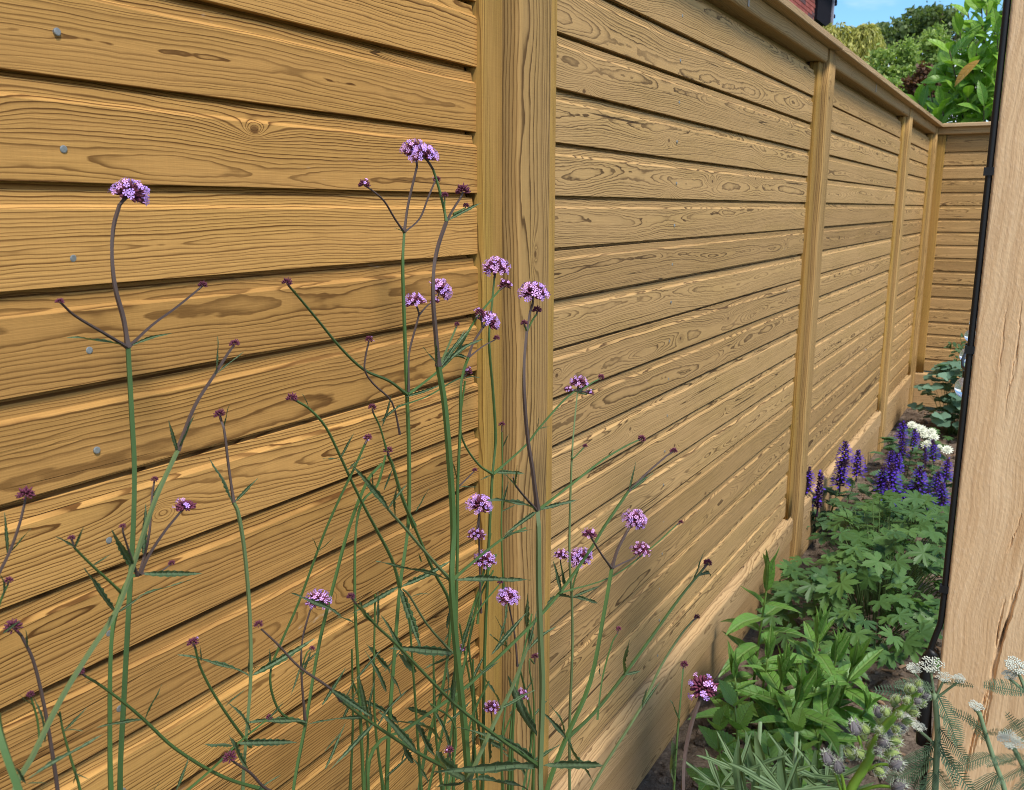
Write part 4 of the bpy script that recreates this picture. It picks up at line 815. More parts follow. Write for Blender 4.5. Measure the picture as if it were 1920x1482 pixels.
def salvia(label, base, spikes, nleaf, rr, spread=.14):
    P = thing('salvia_plant', label, 'salvia', (base.x, base.y, 0), 'purple salvia plants behind the geranium')
    for (x, y0, y1, Y, dk) in spikes:
        b_, t_ = atY(x, y1, Y), atY(x, y0, Y); H = (t_-b_).length; root = Vector((base.x+(b_.x-base.x)*.4, base.y+(b_.y-base.y)*.4, .0))
        stemtube(P, [root, root.lerp(b_, .6)+Vector((rr.uniform(-.01, .01), 0, 0)), b_], .0024, .0018, 'salvia_dk' if dk else 'geran_stem', 'stem', 5, 3)
        k = 4 if dk else rr.randrange(4); h = linked('flower_spike', SP[k][0], P); h.matrix_local = Matrix.Translation(b_-P.location) @ Matrix.Rotation(rr.uniform(0, 6), 4, 'Z') @ Matrix.Rotation(rr.uniform(-.1, .1), 4, 'X') @ Matrix.Diagonal((H*1.45, H*1.45, H*1.28, 1))
        linked('petals', SP[k][1], h)
        for f in (.45, .62, .8):
            p = root.lerp(b_, f); a = rr.uniform(0, 6.28)
            for sg in (0, math.pi): o_ = Vector((math.cos(a+sg), math.sin(a+sg), .5)); place('leaf', SLf[rr.randrange(3)], P, p, o_, (0, 0, 1), rr.uniform(.045, .075))
    for i in range(nleaf):
        a = rr.uniform(0, 6.28); d = rr.uniform(0, spread); p = Vector((base.x+d*math.cos(a), base.y+d*math.sin(a), rr.uniform(.06, .26)*(1-.5*d/spread))); a2 = a+rr.gauss(0, .6)
        place('leaf', SLf[rr.randrange(3)], P, p, (math.cos(a2), math.sin(a2), rr.uniform(-.1, .5)), (rr.gauss(0, .2), rr.gauss(-.2, .2), 1), rr.uniform(.06, .10))
rr = random.Random(8)
salvia('purple salvia spikes hard against the salvia post and the fence', atZ(1530, 1010), [(1473, 916, 957, 3.55, 0), (1512, 886, 922, 3.7, 0), (1533, 900, 952, 3.75, 1), (1584, 838, 876, 3.95, 0), (1575, 875, 912, 3.95, 0), (1606, 855, 892, 4.1, 0)], 60, rr, .2)
salvia('dense middle salvia clump with the most violet-blue spikes', atZ(1665, 985), [(1668, 851, 874, 4.3, 0), (1681, 857, 884, 4.3, 0), (1671, 881, 923, 4.2, 0), (1652, 885, 919, 4.2, 0), (1661, 914, 953, 4.05, 0), (1697, 918, 940, 4.2, 0), (1721, 885, 923, 4.3, 0)], 60, rr, .18)
salvia('salvia spikes next to the black cable of the oak post', atZ(1745, 985), [(1749, 833, 862, 4.6, 0), (1772, 869, 899, 4.4, 0), (1757, 893, 923, 4.3, 0), (1766, 916, 949, 4.2, 0), (1740, 928, 953, 4.1, 0), (1736, 958, 994, 4.0, 0)], 55, rr, .16)
salvia('salvia spikes in front of the white astrantia', atZ(1695, 890), [(1688, 797, 824, 4.95, 0), (1691, 827, 856, 4.85, 0), (1712, 812, 838, 4.9, 0), (1735, 845, 870, 4.8, 1)], 30, rr, .13)
# astrantia
A = thing('astrantia_plant', 'white-flowered astrantia in front of the blue-green columbine', 'astrantia', atZ(1728, 868))
def astr():
    mb = MB(); n = 12
    for ring_, (r0, r1, z1, tilt) in enumerate(((.1, 1, .05, 0), (.1, .75, .35, .2))):
        for i in range(n):
            a = 2*math.pi*(i+.5*ring_)/n; c_, s_ = math.cos(a), math.sin(a); w = .2
            mb.add([(c_*r0, s_*r0, 0), (c_*.55*r1-s_*w*r1, s_*.55*r1+c_*w*r1, z1*.5), (c_*r1, s_*r1, z1), (c_*.55*r1+s_*w*r1, s_*.55*r1-c_*w*r1, z1*.5)], [(0, 1, 2, 3)])
    for i in range(26): z = i/26; a = i*2.4; r_ = .45*math.sqrt(z); mb.ball((r_*math.cos(a), r_*math.sin(a), .4-.25*z), .07, 5, 3)
    return mb.mesh('flower_head', M['astr'])
AH = astr()
for (x, y, w) in ((1710, 797, 20), (1728, 806, 24), (1747, 810, 20), (1751, 820, 22), (1733, 816, 18), (1737, 835, 22), (1716, 838, 12), (1762, 837, 10), (1776, 844, 24), (1722, 801, 16), (1741, 830, 16)):
    p = atY(x, y, 5.25+rr.uniform(-.15, .15)); r_ = px(w, p)*.5; root = A.location+Vector((rr.uniform(-.04, .04), rr.uniform(-.04, .04), 0))
    stemtube(A, [root, root.lerp(p, .6)+Vector((0, 0, .03)), p], .0016, .001, 'geran_stem', 'stem', 4, 3)
    place('flower_head', AH, A, p, (1, 0, 0), (rr.gauss(0, .25), -.55, .8), r_)
for i in range(26):
    a = rr.uniform(0, 6.28); d = rr.uniform(.02, .13); p = A.location+Vector((d*math.cos(a), d*math.sin(a), rr.uniform(.08, .2))); place('leaf', PM[rr.randrange(4)], A, p, (math.cos(a), math.sin(a), 0), (rr.gauss(0, .3), -.3, 1), rr.uniform(.03, .05))
# columbine
CB = thing('columbine_plant', 'low blue-green columbine bush in the far fence corner', 'columbine', (.36, 6.3, 0))
def lobed(seed):
    r_ = random.Random(seed); vs = [(0, 0, 0)]; n = 13
    for i in range(n): a = R(-125+250*i/(n-1)); rad = (.85+.18*math.cos(3*a))*r_.uniform(.92, 1.05); vs.append((rad*math.sin(a)*.62, .45+rad*math.cos(a)*.6, -.06*rad+.05*abs(math.sin(a))))
    return mesh('leaflet', vs, [(0, i+1, i) for i in range(1, n)], M['columb'], True)
CL = [lobed(i) for i in range(3)]; rr = random.Random(4)
for i in range(99):
    while True:
        d = Vector((rr.gauss(0, .5), rr.gauss(0, .5), rr.uniform(.05, 1)))
        if d.length < 1: break
    p = CB.location+Vector((d.x*.30, d.y*.26, .06+d.z*.46)); root = CB.location+Vector((d.x*.06, d.y*.06, 0))
    stemtube(CB, [root, root.lerp(p, .6)+Vector((0, 0, .05)), p], .0014, .0008, 'geran_stem', 'stem', 4, 2)
    for j in range(3):
        a = rr.uniform(0, 6.28) if j == 0 else a+2.1; place('leaflet', CL[rr.randrange(3)], CB, p, (math.cos(a), math.sin(a), rr.uniform(-.2, .3)), (d.x*.6+rr.gauss(0, .2), d.y*.6-.3, .9), rr.uniform(.050, .074))
# climbing sprig on the end fence
S = thing('rose_sprig', 'thin green rose sprig growing in front of the end fence', 'rose', Vector((atY(1815, 700, 6.6).x, 6.6, 0)))
root = Vector((S.location.x, 6.6, 0)); p1 = atY(1812, 680, 6.6)
_, q = stemtube(S, [root, root.lerp(p1, .5)+Vector((.02, 0, 0)), p1, atY(1805, 650, 6.55), atY(1800, 632, 6.5)], .004, .0015, 'geran_stem', 'stem', 5, 4)
for i in range(46):
    p = atY(rr.uniform(1775, 1818), rr.uniform(632, 690), 6.55+rr.uniform(-.05, .05))
    if p.x+0 and (abs(rr.random()) < .75): place('leaf', SLf[rr.randrange(3)], S, p, (rr.gauss(0, 1), rr.gauss(0, .5), rr.gauss(0, .6)), (0, -.6, .8), rr.uniform(.03, .055))
stemtube(S, [p1, atY(1795, 660, 6.55), atY(1778, 672, 6.5)], .002, .001, 'geran_stem', 'stem', 4, 3)

# ------------------------------------------------------------------ foreground right: yarrow, bud spike, grey-green foliage
M['yarrow_stem'] = simple('yarrow_stem', (.17, .24, .13), .7, .2, .25, 30)
M['yarrow_leaf'] = leafmat('yarrow_leaf', (.050, .095, .050), (.110, .175, .095), (.2, .26, .16), 0, .6, .2, .7, .0)
M['yarrow_fl'] = simple('yarrow_flower', (.52, .54, .46), .7, .2, .2, 60)
def yhead(seed, n=60):
    r_ = random.Random(seed); mb = MB()
    subs = [(0, 0, .16)]+[(.62*math.cos(k*1.047+r_.uniform(-.2, .2)), .62*math.sin(k*1.047+r_.uniform(-.2, .2)), r_.uniform(-.02, .1)) for k in range(6)]
    for sx, sy, sz in subs:
        m_ = n//7; sr_ = r_.uniform(.30, .42)
        for i in range(m_):
            d = sr_*math.sqrt((i+.5)/m_); a = i*2.39996; mb.ball((sx+d*math.cos(a), sy+d*math.sin(a), sz+.12*(1-(d/sr_)**2)+r_.uniform(-.025, .025)), r_.uniform(.055, .085), 5, 3, .8)
    for i in range(9): a = i*.7; d = .75; mb.tube([(0, 0, -.9), (d*.5*math.cos(a), d*.5*math.sin(a), -.35), (d*math.cos(a), d*math.sin(a), 0)], [.05, .04, .03], 4)
    return mb.mesh('flower_head', M['yarrow_fl'], True)
YH = [yhead(1, 130), yhead(2, 95), yhead(3, 150)]
def feather(seed, n=20, wid=.17):
    r_ = random.Random(seed); mb = MB(); pts = [(0, t/8, -.18*(t/8)**2) for t in range(9)]; mb.tube(pts, [.014-.0011*t for t in range(9)], 4)
    for i in range(n):
        t = .06+.92*i/n; w = wid*math.sin(math.pi*(t*.85+.1))**.7
        for sg in (-1, 1):
            b_ = Vector((0, t, -.18*t*t)); d = Vector((sg*.85, .45, .30+r_.uniform(-.2, .2))).normalized()
            for k in range(3):
                f = .35+.3*k; o_ = b_+d*w*f; e = Vector((sg*(.5+.3*(k-1)), .8-.5*(k == 0), .4*(k-1))).normalized()*w*.42
                mb.add([b_+d*w*(f-.25), o_+Vector((0, .012, 0)), o_+e, o_-Vector((0, .012, 0))], [(0, 1, 2, 3)])
            mb.add([b_-Vector((0, .013, 0)), b_+Vector((0, .013, 0)), b_+d*w+Vector((0, .008, 0)), b_+d*w-Vector((0, .008, 0))], [(0, 1, 2, 3)])
    return mb.mesh('leaf', M['yarrow_leaf'])
FE = [feather(i, 18+2*i, .13+.03*i) for i in range(3)]
class Yarrow:
    def __init__(s, label, x, y, Y): p = atY(x, y, Y); s.o = thing('yarrow_plant', label, 'yarrow', Vector((p.x, p.y+.02, 0)), 'white yarrow at the foot of the oak post')
    def stem(s, P, Y, w0=12, w1=8, root=False):
        q = [atY(x, y, Y) for x, y in P]; r0, r1 = px(w0, q[0])*.5, px(w1, q[-1])*.5
        if root: q = [s.o.location.copy(), s.o.location.lerp(q[0], .6)]+q
        stemtube(s.o, q, r0, r1, 'yarrow_stem')
    def head(s, x, y, w, Y, stemfrom=None):
        p = atY(x, y, Y); place('flower_head', YH[random.randrange(3)], s.o, p, (1, random.uniform(-.5, .5), 0), (random.gauss(0, .12), -.25, .95), px(w, p)*.44)
        if stemfrom: a = atY(*stemfrom, Y); stemtube(s.o, [a, a.lerp(p, .6)-Vector((0, 0, .002)), p-Vector((0, 0, .004))], .0018, .0014, 'yarrow_stem', 'stem', 5, 3)
    def leaf(s, a, b, Y, dY=-.02):
        p, q = atY(*a, Y), atY(*b, Y+dY); L = (q-p).length; place('leaf', FE[random.randrange(3)], s.o, p, q-p, Vector((random.gauss(0, .4), -.7, .7)), L)
y_ = Yarrow('yarrow in front of the black cable with a cluster of flat white heads', 1755, 1482, 1.12)
y_.stem([(1752, 1500), (1756, 1420), (1758, 1370), (1752, 1300)], 1.12, 13, 10, True)
for hx, hy, hw in ((1745, 1247, 56), (1770, 1270, 36), (1713, 1254, 34), (1798, 1273, 30), (1700, 1345, 30), (1722, 1362, 34)): y_.head(hx, hy, hw, 1.12, (1753, 1312) if hy < 1300 else (1757, 1400))
for a, b in (((1757, 1300), (1806, 1400)), ((1755, 1310), (1640, 1288)), ((1753, 1290), (1680, 1282)), ((1757, 1380), (1800, 1480)), ((1755, 1385), (1700, 1480)), ((1757, 1360), (1815, 1430)), ((1756, 1400), (1690, 1430)), ((1757, 1440), (1720, 1500)), ((1757, 1440), (1790, 1500)), ((1759, 1340), (1800, 1365)), ((1755, 1420), (1660, 1470)), ((1757, 1400), (1835, 1500)), ((1768, 1280), (1820, 1282))): y_.leaf(a, b, 1.12)
y_ = Yarrow('yarrow against the oak post with one small round white head', 1865, 1482, 1.02)
y_.stem([(1885, 1500), (1862, 1420), (1846, 1370), (1836, 1335)], 1.02, 11, 8, True); y_.head(1830, 1324, 34, 1.02, (1838, 1345))
for a, b in (((1845, 1370), (1790, 1330)), ((1848, 1375), (1890, 1372)), ((1860, 1415), (1790, 1440)), ((1862, 1420), (1900, 1430)), ((1875, 1450), (1810, 1500)), ((1875, 1450), (1860, 1500)), ((1850, 1390), (1820, 1350))): y_.leaf(a, b, 1.02)
y_ = Yarrow('yarrow with a broad domed white head and dense ferny leaves, crossing the oak post', 1915, 1490, .95)
y_.stem([(1950, 1500), (1925, 1450), (1902, 1405)], .95, 13, 9, True); y_.head(1894, 1388, 58, .95, (1902, 1408)); y_.head(1908, 1250, 58, .97, (1925, 1300)); y_.head(1893, 1266, 34, .97, (1925, 1300)); y_.stem([(1960, 1480), (1945, 1380), (1925, 1298)], .97, 11, 8, True)
for a, b in (((1925, 1300), (1850, 1282)), ((1935, 1345), (1880, 1375)), ((1920, 1440), (1870, 1470)), ((1910, 1420), (1850, 1430)), ((1935, 1400), (1895, 1345)), ((1930, 1460), (1890, 1500)), ((1915, 1430), (1930, 1500)), ((1900, 1410), (1935, 1440))): y_.leaf(a, b, .95)
# fuzzy bud spike
M['bud'] = simple('hairy_bud', (.24, .31, .10), .8, .2, .45, 90, rand=.5); M['bud_dark'] = simple('dark_bud', (.15, .135, .14), .75, .2, .5, 120, rand=.4); M['spike_stem'] = simple('bud_spike_stem', (.17, .30, .035), .5, .4, .25, 30)
BY = .80; b0 = atY(1590, 1500, BY)
B = thing('bud_spike', 'bent bright green flower spike covered in hairy unopened buds', 'flower spike', Vector((b0.x, b0.y, 0)))
_, q = stemtube(B, [B.location.copy(), B.location.lerp(b0, .6)]+[atY(x, y, BY) for x, y in ((1590, 1500), (1625, 1432), (1648, 1380), (1675, 1345), (1705, 1318), (1725, 1295))], .0054, .0026, 'spike_stem', 'stem', 8)
M['hair'] = simple('bud_hair', (.50, .54, .42), .8, .2, .2, 50)
def bud(k, *a): linked('hairs', BM[k][1], place('bud', BM[k][0], *a))
def budmesh(mat, seed, hairs=110):
    r_ = random.Random(seed); mb = MB()
    for i, (z, r0) in enumerate(((0, .25), (.3, .42), (.6, .45), (.9, .3), (1.15, .05))): pass
    mb.tube([(0, 0, 0), (0, .25, .02), (0, .55, .05), (0, .85, .05), (0, 1.1, .02)], [.14, .32, .36, .24, .05], 8)
    for k in range(4): a = k*1.57+.4; mb.tube([(.36*math.cos(a), .3, .36*math.sin(a)), (.44*math.cos(a), .7, .44*math.sin(a)), (.2*math.cos(a), 1.25, .2*math.sin(a))], [.07, .06, .015], 4)
    hb = MB()
    for k in range(hairs):
        a = r_.uniform(0, 6.28); y = r_.uniform(.0, 1.1); rd = .36*math.sin(math.pi*min(1, y*.8+.12)); p = Vector((rd*math.cos(a), y, rd*math.sin(a))); hb.tube([p, p+Vector((math.cos(a), .6, math.sin(a)))*r_.uniform(.15, .35)], [.010, .005], 3, False)
    return mb.mesh('bud', mat, True), hb.mesh('hairs', M['hair'])
BM = [budmesh(M['bud'], i) for i in range(3)]+[budmesh(M['bud_dark'], 7), budmesh(M['bud_dark'], 8)]
rr = random.Random(6)
for i in range(34):
    f = i/33; k = 14+f*(len(q)-15); j = min(int(k), len(q)-2); p = q[j].lerp(q[j+1], k-j); ax = (q[j+1]-q[j]).normalized(); a = i*2.4
    sd = ax.orthogonal().normalized(); sd = Matrix.Rotation(a, 3, ax) @ sd; s_ = .0115*(1.05-.5*f)*rr.uniform(.85, 1.15)
    bud(rr.randrange(3) if rr.random() < .8 else 3, B, p+sd*(.011*(1-.6*f)), sd*(.9-.4*f)+ax*(.55+.6*f), ax, s_)
for (x, y, fx, fy) in ((1603, 1368, 1622, 1432), (1552, 1425, 1580, 1490), (1572, 1440, 1585, 1490), (1680, 1437, 1625, 1445), (1684, 1478, 1610, 1485), (1657, 1400, 1645, 1390)):
    p, a = atY(x, y, BY-.01), atY(fx, fy, BY); stemtube(B, [a, a.lerp(p, .5)+Vector((0, 0, .004)), p], .0018, .0013, 'spike_stem', 'pedicel', 5, 3); d = (p-a); bud(3+rr.randrange(2), B, p-d.normalized()*.006, d+Vector((0, 0, .01)), (0, -1, 0), .0135)
# grey-green deeply cut foliage at the front edge
SV = [leafmesh('leaf', M['silver'], 14, w, 0, .3, d, .45, k=2, wave=.01, ph=i) for i, (w, d) in enumerate(((.055, .05), (.07, .2), (.05, -.08)))]
F_ = thing('grey_green_clump', 'pale grey-green narrow-leaved clump, soft and out of focus at the front of the bed', 'perennial', Vector((atY(1480, 1482, 1.15).x, 1.15, 0)))
for (x, y, tx, ty, Y, k) in ((1440, 1530, 1400, 1395, 1.1, 1), (1450, 1530, 1415, 1375, 1.1, 0), (1460, 1540, 1475, 1400, 1.12, 2), (1430, 1520, 1350, 1440, 1.1, 1), (1425, 1530, 1335, 1478, 1.12, 0), (1475, 1540, 1505, 1420, 1.15, 0), (1490, 1540, 1545, 1440, 1.15, 1), (1455, 1520, 1440, 1410, 1.15, 2),
                             (1395, 1520, 1372, 1405, 1.0, 1), (1392, 1520, 1385, 1440, 1.0, 0), (1520, 1540, 1575, 1455, 1.1, 2), (1520, 1540, 1530, 1410, 1.15, 0), (1410, 1530, 1430, 1430, 1.0, 2), (1540, 1550, 1610, 1470, 1.1, 1), (1480, 1540, 1460, 1430, 1.05, 1), (1500, 1540, 1490, 1440, 1.08, 0)):
    p, t = atY(x, y, Y+.03), atY(tx, ty, Y); L = (t-p).length; place('leaf', SV[k], F_, p, t-p, Vector((random.gauss(0, .3), -1, .5)), (L*1.15, L, L))
for (x, y, Y) in ((1385, 1450, 1.05), (1440, 1462, 1.12), (1500, 1455, 1.15), (1550, 1470, 1.15), (1350, 1478, 1.1), (1470, 1490, 1.0)):
    p = atY(x, y, Y); a0 = random.uniform(0, 6.28)
    stemtube(F_, [F_.location+Vector((random.uniform(-.03, .03), .04, 0)), F_.location.lerp(p, .6)+Vector((0, .04, .2)), p], .0022, .0014, 'yarrow_stem', 'petiole', 4, 3)
    for j in range(7):
        a = a0+j*.9; d = Vector((math.cos(a), math.sin(a)*.7-.15, random.uniform(.15, .9))); place('leaf', SV[j % 3], F_, p, d, Vector((0, -.4, 1)), random.uniform(.045, .075))
for dx in (-.05, 0, .06): stemtube(F_, [F_.location+Vector((dx*.5, .03, 0)), F_.location+Vector((dx, .03, .45)), F_.location+Vector((dx, .02, .72))], .004, .003, 'yarrow_stem', 'stem', 5, 3)

# ------------------------------------------------------------------ beyond the fence: laurel, trees, house
M['laurel'] = leafmat('laurel_leaf', (.085, .220, .025), (.30, .50, .060), (.30, .45, .12), 34., .42, .3, .9, .03, .35)
M['laurel_old'] = leafmat('laurel_yellow_leaf', (.42, .20, .03), (.45, .24, .04), (.5, .3, .08), 34., .4, .3, .5, .03, .5)
M['bark'] = simple('bark', (.10, .075, .05), .9, .2, .4, 20, bump=.01)
LL = [leafmesh('leaf', M['laurel'], 12, .19, 0, .35, d, .52, k=2, wave=.006, ph=i, twist=.15*(i-1)) for i, d in enumerate((.15, .32, .5, .05))]
LO = leafmesh('leaf', M['laurel_old'], 12, .17, 0, .4, .3, .5, k=2)
K = thing('laurel_bush', 'large cherry laurel with long glossy leaves rising over the end fence', 'laurel', (.30, 8.1, 0))
rr = random.Random(21)
tips = [(1722, 190), (1745, 165), (1765, 200), (1790, 150), (1815, 185), (1735, 215), (1845, 200), (1800, 60), (1815, 25), (1845, 55), (1830, 100), (1860, 110), (1780, 95), (1770, 130), (1865, 20), (1870, 160), (1850, 145), (1790, 215), (1825, 215), (1760, 225), (1800, 120), (1870, 65), (1890, 90), (1900, 180), (1910, 30), (1835, 165), (1855, 90), (1875, 215), (1850, 10), (1795, 180), (1812, 140), (1840, -25), (1885, -30), (1925, 110), (1860, 180), (1880, 130), (1785, 160), (1775, 180), (1822, 118), (1830, 128), (1812, 95)]
nl = 0
for (x, y) in tips:
    Y = 7.75+rr.uniform(-.2, .45); T = atY(x, y, Y); o0 = Vector((.30+(T.x-.3)*.35+rr.gauss(0, .05), 8.15, max(.3, T.z-.75)))
    stemtube(K, [Vector((.3+rr.gauss(0, .08), 8.1, 0)), o0, T], .012, .004, 'bark', 'branch', 5, 4)
    d = (T-o0).normalized(); a0 = rr.uniform(0, 6.28)
    for i in range(7):
        f = i/6; p = T-d*(1-f)*.24; a = a0+i*2.4; sd = Matrix.Rotation(a, 3, d) @ d.orthogonal().normalized()
        ld = sd*(1.15-.75*f)+d*(.35+.8*f)+Vector((0, -.12, .08)); place('leaf', LL[rr.randrange(4)], K, p, ld, d+Vector((0, -.4, .5)), rr.uniform(.20, .28)*(1.05-.35*f)); nl += 1
p = atY(1838, 112, 7.5); place('leaf', LO, K, p, atY(1790, 148, 7.45)-p, (0, -.6, .6), .22)
LQ = []
for i in range(1500):                                  # inner leaves, too dense to pick apart
    a = np.array([rr.gauss(.70, .28), rr.gauss(8.35, .22), rr.uniform(1.2, 3.3)]); d = Vector((rr.gauss(0, 1), rr.gauss(0, 1), rr.gauss(.2, .7))).normalized()*rr.uniform(.10, .2); n_ = d.cross(Vector((rr.gauss(0, 1), rr.gauss(0, 1), rr.gauss(0, .5)))).normalized()*.028
    if a[0] < .2: continue
    p = Vector(a); LQ += [p, p+d*.5+n_, p+d, p+d*.5-n_]
o = linked('inner_foliage', quads('inner_foliage', np.array(LQ), M['laurel']), K); o.location = -K.location; o['kind'] = 'stuff'

def canopy(n, blobs, size, rr, droop=0., clumps=16):
    """n leaf quads spread through ellipsoid blobs (centre, radii), clumped so that gaps stay open."""
    out = []; g = np.random.RandomState(rr)
    cl = []
    for c, r_ in blobs:
        for k in range(clumps):
            d = g.normal(size=3); d /= np.linalg.norm(d); cl.append((np.array(c)+d*np.array(r_)*g.uniform(.45, 1.), np.mean(r_)*g.uniform(.12, .26)))
    per = max(1, n//len(cl))
    for c, s in cl:
        P = c+g.normal(size=(per, 3))*s*np.array([1, 1, .75 if not droop else 1.3])
        D = g.normal(size=(per, 3)); D[:, 2] -= droop; D /= np.linalg.norm(D, axis=1)[:, None]; U = np.cross(D, g.normal(size=(per, 3))); U /= np.linalg.norm(U, axis=1)[:, None]+1e-6
        S = size*g.uniform(.6, 1.3, size=(per, 1)); w = .32 if not droop else .2
        out.append(np.stack([P, P+D*S*.5+U*S*w, P+D*S, P+D*S*.5-U*S*w], 1).reshape(-1, 3))
    return np.concatenate(out)
def strands(n, blobs, size, seed):
    # pendulous sprays: chains of short leaf scales hanging from arching twigs
    g = np.random.RandomState(seed); out = []
    for c, r_ in blobs:
        for k in range(n//len(blobs)):
            d = g.normal(size=3); d /= np.linalg.norm(d); p = np.array(c)+d*np.array(r_)*g.uniform(.3, 1.)
            dr = np.array([d[0]*.5, d[1]*.5, .15]); m = g.randint(5, 11)
            for j in range(m):
                dr = dr*.75+np.array([g.normal()*.08, g.normal()*.08, -.32]); L = size*.5; q = p+dr/np.linalg.norm(dr)*L
                for h in range(2):
                    u = np.cross(dr, g.normal(size=3)); u /= np.linalg.norm(u)+1e-6; e = p+(q-p)*1.25+u*L*.3
                    out.append(np.array([p, (p+e)/2+u*L*.22, e, (p+e)/2-u*L*.15]))
                p = q
    return np.concatenate(out)
def tree(name, label, cat, base, top, blobs, n, size, mat, seed, droop=0., trunk=.12, group='trees beyond the fence'):
    T = thing(name, label, cat, base, group); b = Vector(base); mb = MB(); t_ = Vector(top)
    mb.tube([p-b for p in spline([b, b.lerp(t_, .4)+Vector((.1, .05, 0)), t_], 6)], [trunk*(1-.75*i/12) for i in range(13)], 8)
    for c, r_ in blobs:
        for k in range(3):
            s = b.lerp(t_, random.uniform(.35, .9)); e = Vector(c)+Vector((random.uniform(-1, 1)*r_[0], random.uniform(-1, 1)*r_[1], random.uniform(-.3, .8)*r_[2]))*.8
            mb.tube([p-b for p in spline([s, s.lerp(e, .5)+Vector((0, 0, .12*r_[2])), e], 4)], [trunk*.32*(1-.8*i/8) for i in range(9)], 5)
    linked('trunk', mb.mesh('trunk', M['bark'], True), T)
    V = canopy(n, blobs, size, seed, droop) if not droop else strands(n, blobs, size, seed); V = V-np.array(base); cr = linked('crown', quads('crown', V, mat), T); cr['kind'] = 'stuff'
    return T
def fol(name, c, c2, trans=.35): return leafmat(name, c, c2, c, 0, .5, trans, .3, .0, mid=0.)
M['f_cedar'] = fol('cedar_foliage', (.12, .17, .03), (.62, .58, .16)); M['f_light'] = fol('light_foliage', (.15, .26, .045), (.46, .55, .17)); M['f_pine'] = fol('pine_foliage', (.09, .14, .045), (.21, .26, .09)); M['f_red'] = fol('red_foliage', (.10, .045, .025), (.17, .085, .045))
def bl(x, y, Y, rx, rz, ry=None): p = atY(x, y, Y); s = depth(p)/F_PX; return ((p.x, p.y, p.z), (rx*s, (ry or rx)*s, rz*s))
Y = 17.
tree('weeping_conifer', 'yellow-green weeping conifer beside the brick house', 'conifer', (atY(1592, 150, Y).x, Y, 0), tuple(atY(1588, 50, Y)), [bl(1572, 62, Y, 26, 22), bl(1600, 80, Y, 34, 34), bl(1622, 105, Y, 26, 50), bl(1575, 105, Y, 40, 40), bl(1548, 62, Y, 12, 16), bl(1604, 150, Y, 50, 50), bl(1625, 52, Y, 14, 10)], 1500, .16, M['f_cedar'], 1, 1.6)
Y = 45.
tree('far_pine', 'tall dark flat-topped pine on the skyline behind the light trees', 'pine', (atY(1735, 100, Y).x, Y, 0), tuple(atY(1742, 40, Y)), [bl(1740, 32, Y, 48, 16), bl(1775, 45, Y, 40, 18), bl(1690, 60, Y, 50, 14), bl(1650, 68, Y, 36, 12), bl(1720, 60, Y, 50, 16), bl(1780, 75, Y, 50, 26), bl(1680, 90, Y, 70, 22), bl(1620, 92, Y, 30, 14)], 8000, .22, M['f_pine'], 2, 0., .3)
Y = 11.5
tree('light_tree', 'pale green small-leaved tree next to the weeping conifer', 'tree', (atY(1665, 180, Y).x, Y, 0), tuple(atY(1662, 90, Y)), [bl(1665, 120, Y, 36, 40), bl(1640, 160, Y, 34, 40), bl(1690, 160, Y, 40, 44), bl(1660, 210, Y, 60, 40), bl(1700, 110, Y, 24, 36)], 5600, .050, M['f_light'], 3, 0., .05)
Y = 12.5
tree('light_tree', 'pale green loose tree next to the laurel, in front of the far pine', 'tree', (atY(1735, 180, Y).x, Y, 0), tuple(atY(1740, 70, Y)), [bl(1740, 95, Y, 34, 44), bl(1725, 140, Y, 40, 40), bl(1765, 110, Y, 26, 40), bl(1750, 180, Y, 60, 46)], 5600, .052, M['f_light'], 4, 0., .05)
Y = 9.6
tree('red_shrub', 'dark reddish-brown shrub peeping over the capping beside the laurel', 'shrub', (atY(1722, 160, Y).x, Y, 0), tuple(atY(1724, 150, Y)), [bl(1728, 150, Y, 22, 22), bl(1715, 175, Y, 20, 22), bl(1745, 175, Y, 20, 30)], 3000, .045, M['f_red'], 5, 0., .03)
Y = 10.2
tree('green_shrub', 'mid green shrub filling the gap just over the capping boards', 'shrub', (atY(1690, 190, Y).x, Y, 0), tuple(atY(1690, 170, Y)), [bl(1680, 175, Y, 34, 26), bl(1705, 200, Y, 30, 26), bl(1650, 165, Y, 26, 20), bl(1720, 215, Y, 30, 20)], 6000, .05, M['f_light'], 6, 0., .03)

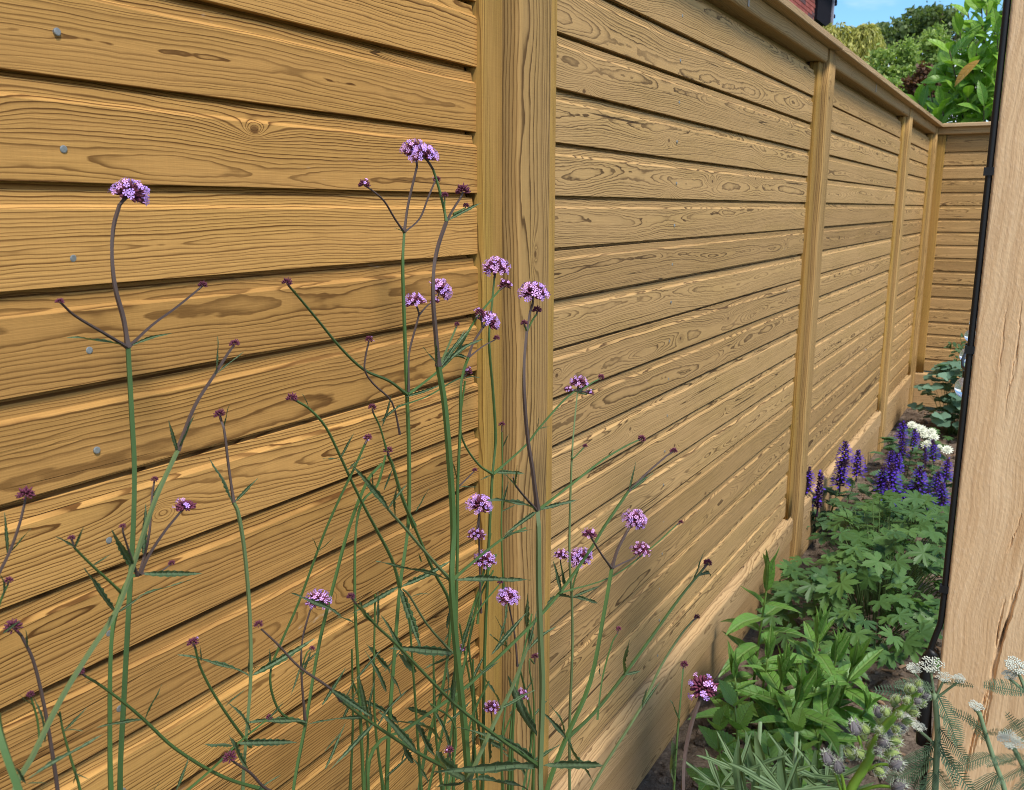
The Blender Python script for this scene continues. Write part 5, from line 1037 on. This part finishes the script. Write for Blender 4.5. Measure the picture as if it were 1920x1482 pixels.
# house
def brickmat():
    m_, N, b, out = material('brick'); oi = N.n('ShaderNodeObjectInfo'); tc = N.n('ShaderNodeTexCoord')
    c = N.mix(oi.outputs['Random'], (.30, .055, .04), (.42, .11, .08)); c = N.mix(N.m('GREATER_THAN', N.m('FRACT', N.m('MULTIPLY', oi.outputs['Random'], 7.3)), .78), c, (.12, .05, .05)); c = N.mix(N.noise(tc.outputs['Object'], 18., 4), N.mix(1., c, (.7, .7, .7), 'MULTIPLY'), c)
    N.put(b.inputs['Base Color'], c); b.inputs['Roughness'].default_value = .9; return m_
def wallmat():
    m_, N, b, out = material('brick_wall'); tc = N.n('ShaderNodeTexCoord'); s3 = N.n('ShaderNodeSeparateXYZ'); N.t.links.new(tc.outputs['Object'], s3.inputs[0])
    br = N.n('ShaderNodeTexBrick'); N.put(br.inputs['Vector'], N.vec(N.m('ADD', s3.outputs[0], s3.outputs[1]), s3.outputs[2], 0.)); br.inputs['Color1'].default_value = (.30, .06, .045, 1); br.inputs['Color2'].default_value = (.40, .11, .08, 1); br.inputs['Mortar'].default_value = (.16, .12, .10, 1)
    br.inputs['Scale'].default_value = 1.; br.inputs['Brick Width'].default_value = .245; br.inputs['Row Height'].default_value = .085; br.inputs['Mortar Size'].default_value = .008
    N.put(b.inputs['Base Color'], br.outputs[0]); b.inputs['Roughness'].default_value = .9; return m_
M['brick'] = brickmat(); M['wall'] = wallmat(); M['dark_paint'] = simple('dark_paint', (.010, .008, .012), .9, .1); M['fascia'] = simple('fascia_paint', (.30, .28, .34), .5, .4); M['tile'] = simple('roof_tile', (.10, .06, .05), .85, .2, .3, 8)
HX = -4.; HY = atX(1526, 38, HX).y; HZ = atX(1526, 38, HX).z
Hs = thing('brick_house', 'red brick house with dark boxed eaves beyond the fence', 'house', (HX, HY, 0))
mb = MB(); mb.box(-7, 0, -8, 0, 0, HZ+1.0); linked('wall', mb.mesh('wall', M['wall']), Hs)
mb = MB(); mb.box(-.05, .012, -.1175, .1175, .0, .070); BK = mb.mesh('brick', M['brick'])
for cz in range(14):
    for k in range(15):
        yb = -.125-.245*k-(.1225 if cz % 2 else 0)
        if yb > -.12: continue
        linked('brick', BK, Hs, (0, yb, HZ-.45+cz*.085))
e1 = atX(1559, 33, HX+.05).y-HY; pass
mb = MB(); mb.box(-7, .06, .002, e1*.93, HZ+.02, HZ+.9); ev = linked('eaves_box', mb.mesh('eaves_box', M['dark_paint']), Hs)
mb = MB(); mb.box(-7, .10, e1*.93+.004, e1, HZ+.06, HZ+.9); linked('fascia', mb.mesh('fascia', M['fascia']), ev)
mb = MB(); mb.tube([(-7, e1+.09, HZ+.62), (.12, e1+.09, HZ+.62)], .075, 8); gt = linked('gutter', mb.mesh('gutter', M['dark_paint'], True), Hs)
mb = MB(); mb.box(-.02, .1, e1+.01, e1+.16, HZ+.30, HZ+.37); linked('gutter_bracket', mb.mesh('gutter_bracket', M['dark_paint']), gt)
mb = MB(); mb.add([(-7, e1+.1, HZ+.9), (.3, e1+.1, HZ+.9), (.3, -4, HZ+4.2), (-7, -4, HZ+4.2), (-7, -8.3, HZ+.9), (.3, -8.3, HZ+.9)], [(0, 1, 2, 3), (3, 2, 5, 4), (1, 5, 2), (0, 3, 4), (0, 4, 5, 1)]); linked('roof', mb.mesh('roof', M['tile']), Hs)
